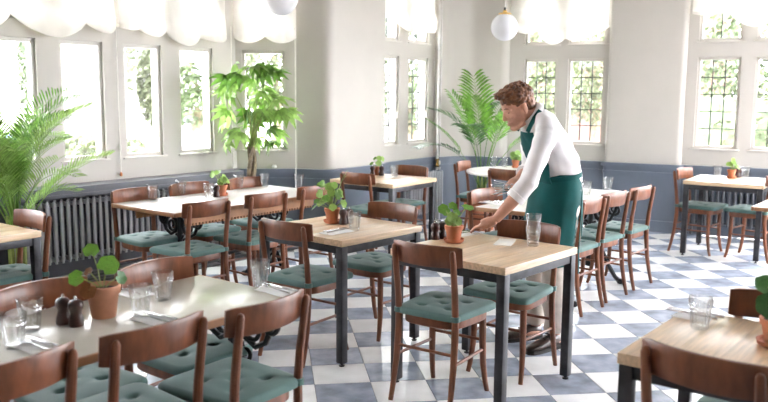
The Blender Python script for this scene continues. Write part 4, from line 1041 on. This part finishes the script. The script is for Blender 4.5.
for tx, ty, th, tr_, lab, mm in ((-5.9, 18, 4.2, 1.3, 'tree seen through the leftmost bay window', 'leaf_garden'), (-4.5, 15.5, 4.6, 1.2, 'tree seen through the second bay window', 'leaf_garden_pale'), (-2.95, 17, 3.4, .7, 'slim tree seen through the third bay window', 'leaf_garden_pale'),
   (-1.95, 14, 4.4, .9, 'tree seen through the fourth bay window', 'leaf_garden'), (-.1, 17, 4.6, 1.1, 'tree seen behind the tall indoor tree', 'leaf_garden_pale'), (2.9, 13.5, 4.2, 1.3, 'tree outside the window beside the wall pipes', 'leaf_garden'),
   (5.7, 13, 4.0, 1.1, 'tree outside the window right behind the waiter\'s head', 'leaf_garden_pale'), (8.2, 15.5, 4.4, 1.2, 'tree outside the window behind the waiter\'s back', 'leaf_garden_pale'), (10.2, 11.5, 4.4, 1.3, 'tree above the hedge outside the right-hand windows', 'leaf_garden')):
    tree(tx, ty, th, tr_, 'pale green garden '+lab, len(lab)+int(tx*3), mm)
def hedge(x, y, rz, L, h, label, seed):
    t = thing('hedge', label, 'hedge', (x, y, -.35), rz, 'hedges outside the windows'); tag(leafcloud('foliage', (0, 0, h*.55), (L/2, .5, h*.5), 4500, 'leaf_garden_pale', t, seed, .08), kind='stuff'); MB().box((0, 0, h*.45), (L*.9, .5, h*.8), b=.1).build('inner_growth', 'leaf_garden', t)
hedge(9.0, 6.5, radians(-36), 6.0, 2.2, 'green hedge outside the right-hand windows', 6); hedge(-3.6, 11.2, radians(10), 3.0, 1.0, 'low hedge outside the bay windows', 7)
# low brick wall outside the bay
t = thing('garden_wall', 'low garden brick wall outside the bay window', 'wall', (-4.0, 13.0, -.35), radians(5)); bk = MB().box((0, 0, 0), (.215, .10, .065), b=.004).mesh('brick', 'brick_out')
for j in range(9):
    for i in range(24): o = link('brick', bk, t); o.location = (-2.7+.225*i+(.11 if j % 2 else 0), 0, .035+.075*j)
MB().box((0, 0, .71), (5.6, .16, .06), b=.01).build('coping', 'paving', t)
def house(x, y, rz, w, h, d, wm, label, wins):
    t = thing('house', label, 'house', (x, y, -.35), rz); MB().box((0, d/2, h/2), (w, d, h)).build('wall', wm, t, 0)
    r_ = MB(); r_.add([(-w/2-.3, -.4, h), (w/2+.3, -.4, h), (w/2+.3, d+.4, h), (-w/2-.3, d+.4, h), (-w/2-.3, d/2, h+1.8), (w/2+.3, d/2, h+1.8)], [[0, 1, 5, 4], [2, 3, 4, 5], [0, 4, 3], [1, 2, 5], [3, 2, 1, 0]]); r_.build('roof', 'roof_tile', t, 0)
    for wx, wz, ww, wh in wins:
        f = MB().box((wx, -.03, wz), (ww+.14, .08, wh+.14), b=.01).build('window', 'render_white', t); MB().box((wx, -.08, wz), (ww, .03, wh)).build('pane', 'house_glass', f, 0)
    return t
house(-4.9, 22, radians(16), 9, 5.2, 5, 'render_white', 'white rendered house across the street, seen through the bay window', [(-2.6, 3.4, .5, .9), (-1.9, 3.4, .5, .9), (.6, 3.4, .9, 1.0), (2.6, 3.4, .9, 1.0), (-2.2, 1.4, .9, 1.1), (1.6, 1.4, 1.0, 1.1)])
house(9.6, 20, radians(-25), 9, 5.2, 5, 'brick_out', 'red brick house seen through the window behind the waiter', [(-2.6, 3.4, .9, 1.1), (0, 3.4, .9, 1.1), (2.6, 3.4, .9, 1.1), (-2.6, 1.3, .9, 1.1), (2.0, 1.3, .9, 1.1)])
t = thing('parked_car', 'blue car parked outside the leftmost bay window', 'car', (-7.7, 14.6, -.35), radians(12))
sec = [(-2.0, .35, .75), (-1.9, .3, .85), (-1.2, .28, .95), (-.6, .28, .98), (.9, .28, .95), (1.7, .3, .85), (2.0, .38, .65)]
MB().loft([[(x, -.8, z0), (x, -.85, (z0+z1)/2), (x, -.75, z1), (x, .75, z1), (x, .85, (z0+z1)/2), (x, .8, z0)] for x, z0, z1 in sec]).build('bodywork', 'car_paint', t)
cb = MB().loft([[(x, -.7*k_, .93), (x*.96, -.6*k_, z), (x*.96, .6*k_, z), (x, .7*k_, .93)] for x, z, k_ in ((-1.6, 1.0, 1), (-1.0, 1.40, 1), (.3, 1.42, 1), (1.0, 1.0, 1))]).build('cabin', 'house_glass', t)
MB().box((-.35, 0, 1.43), (1.2, 1.15, .05), b=.02).build('roof', 'car_paint', cb)
for wx in (-1.25, 1.25):
    for wy in (-.78, .78):
        w_ = MB().lathe([(0, -.1), (.26, -.1), (.31, -.06), (.31, .06), (.26, .1), (0, .1)], 20); w_.xf(Matrix.Translation((wx, wy, .31)) @ Matrix.Rotation(pi/2, 4, 'X')); w_.build('wheel', 'rubber', t)
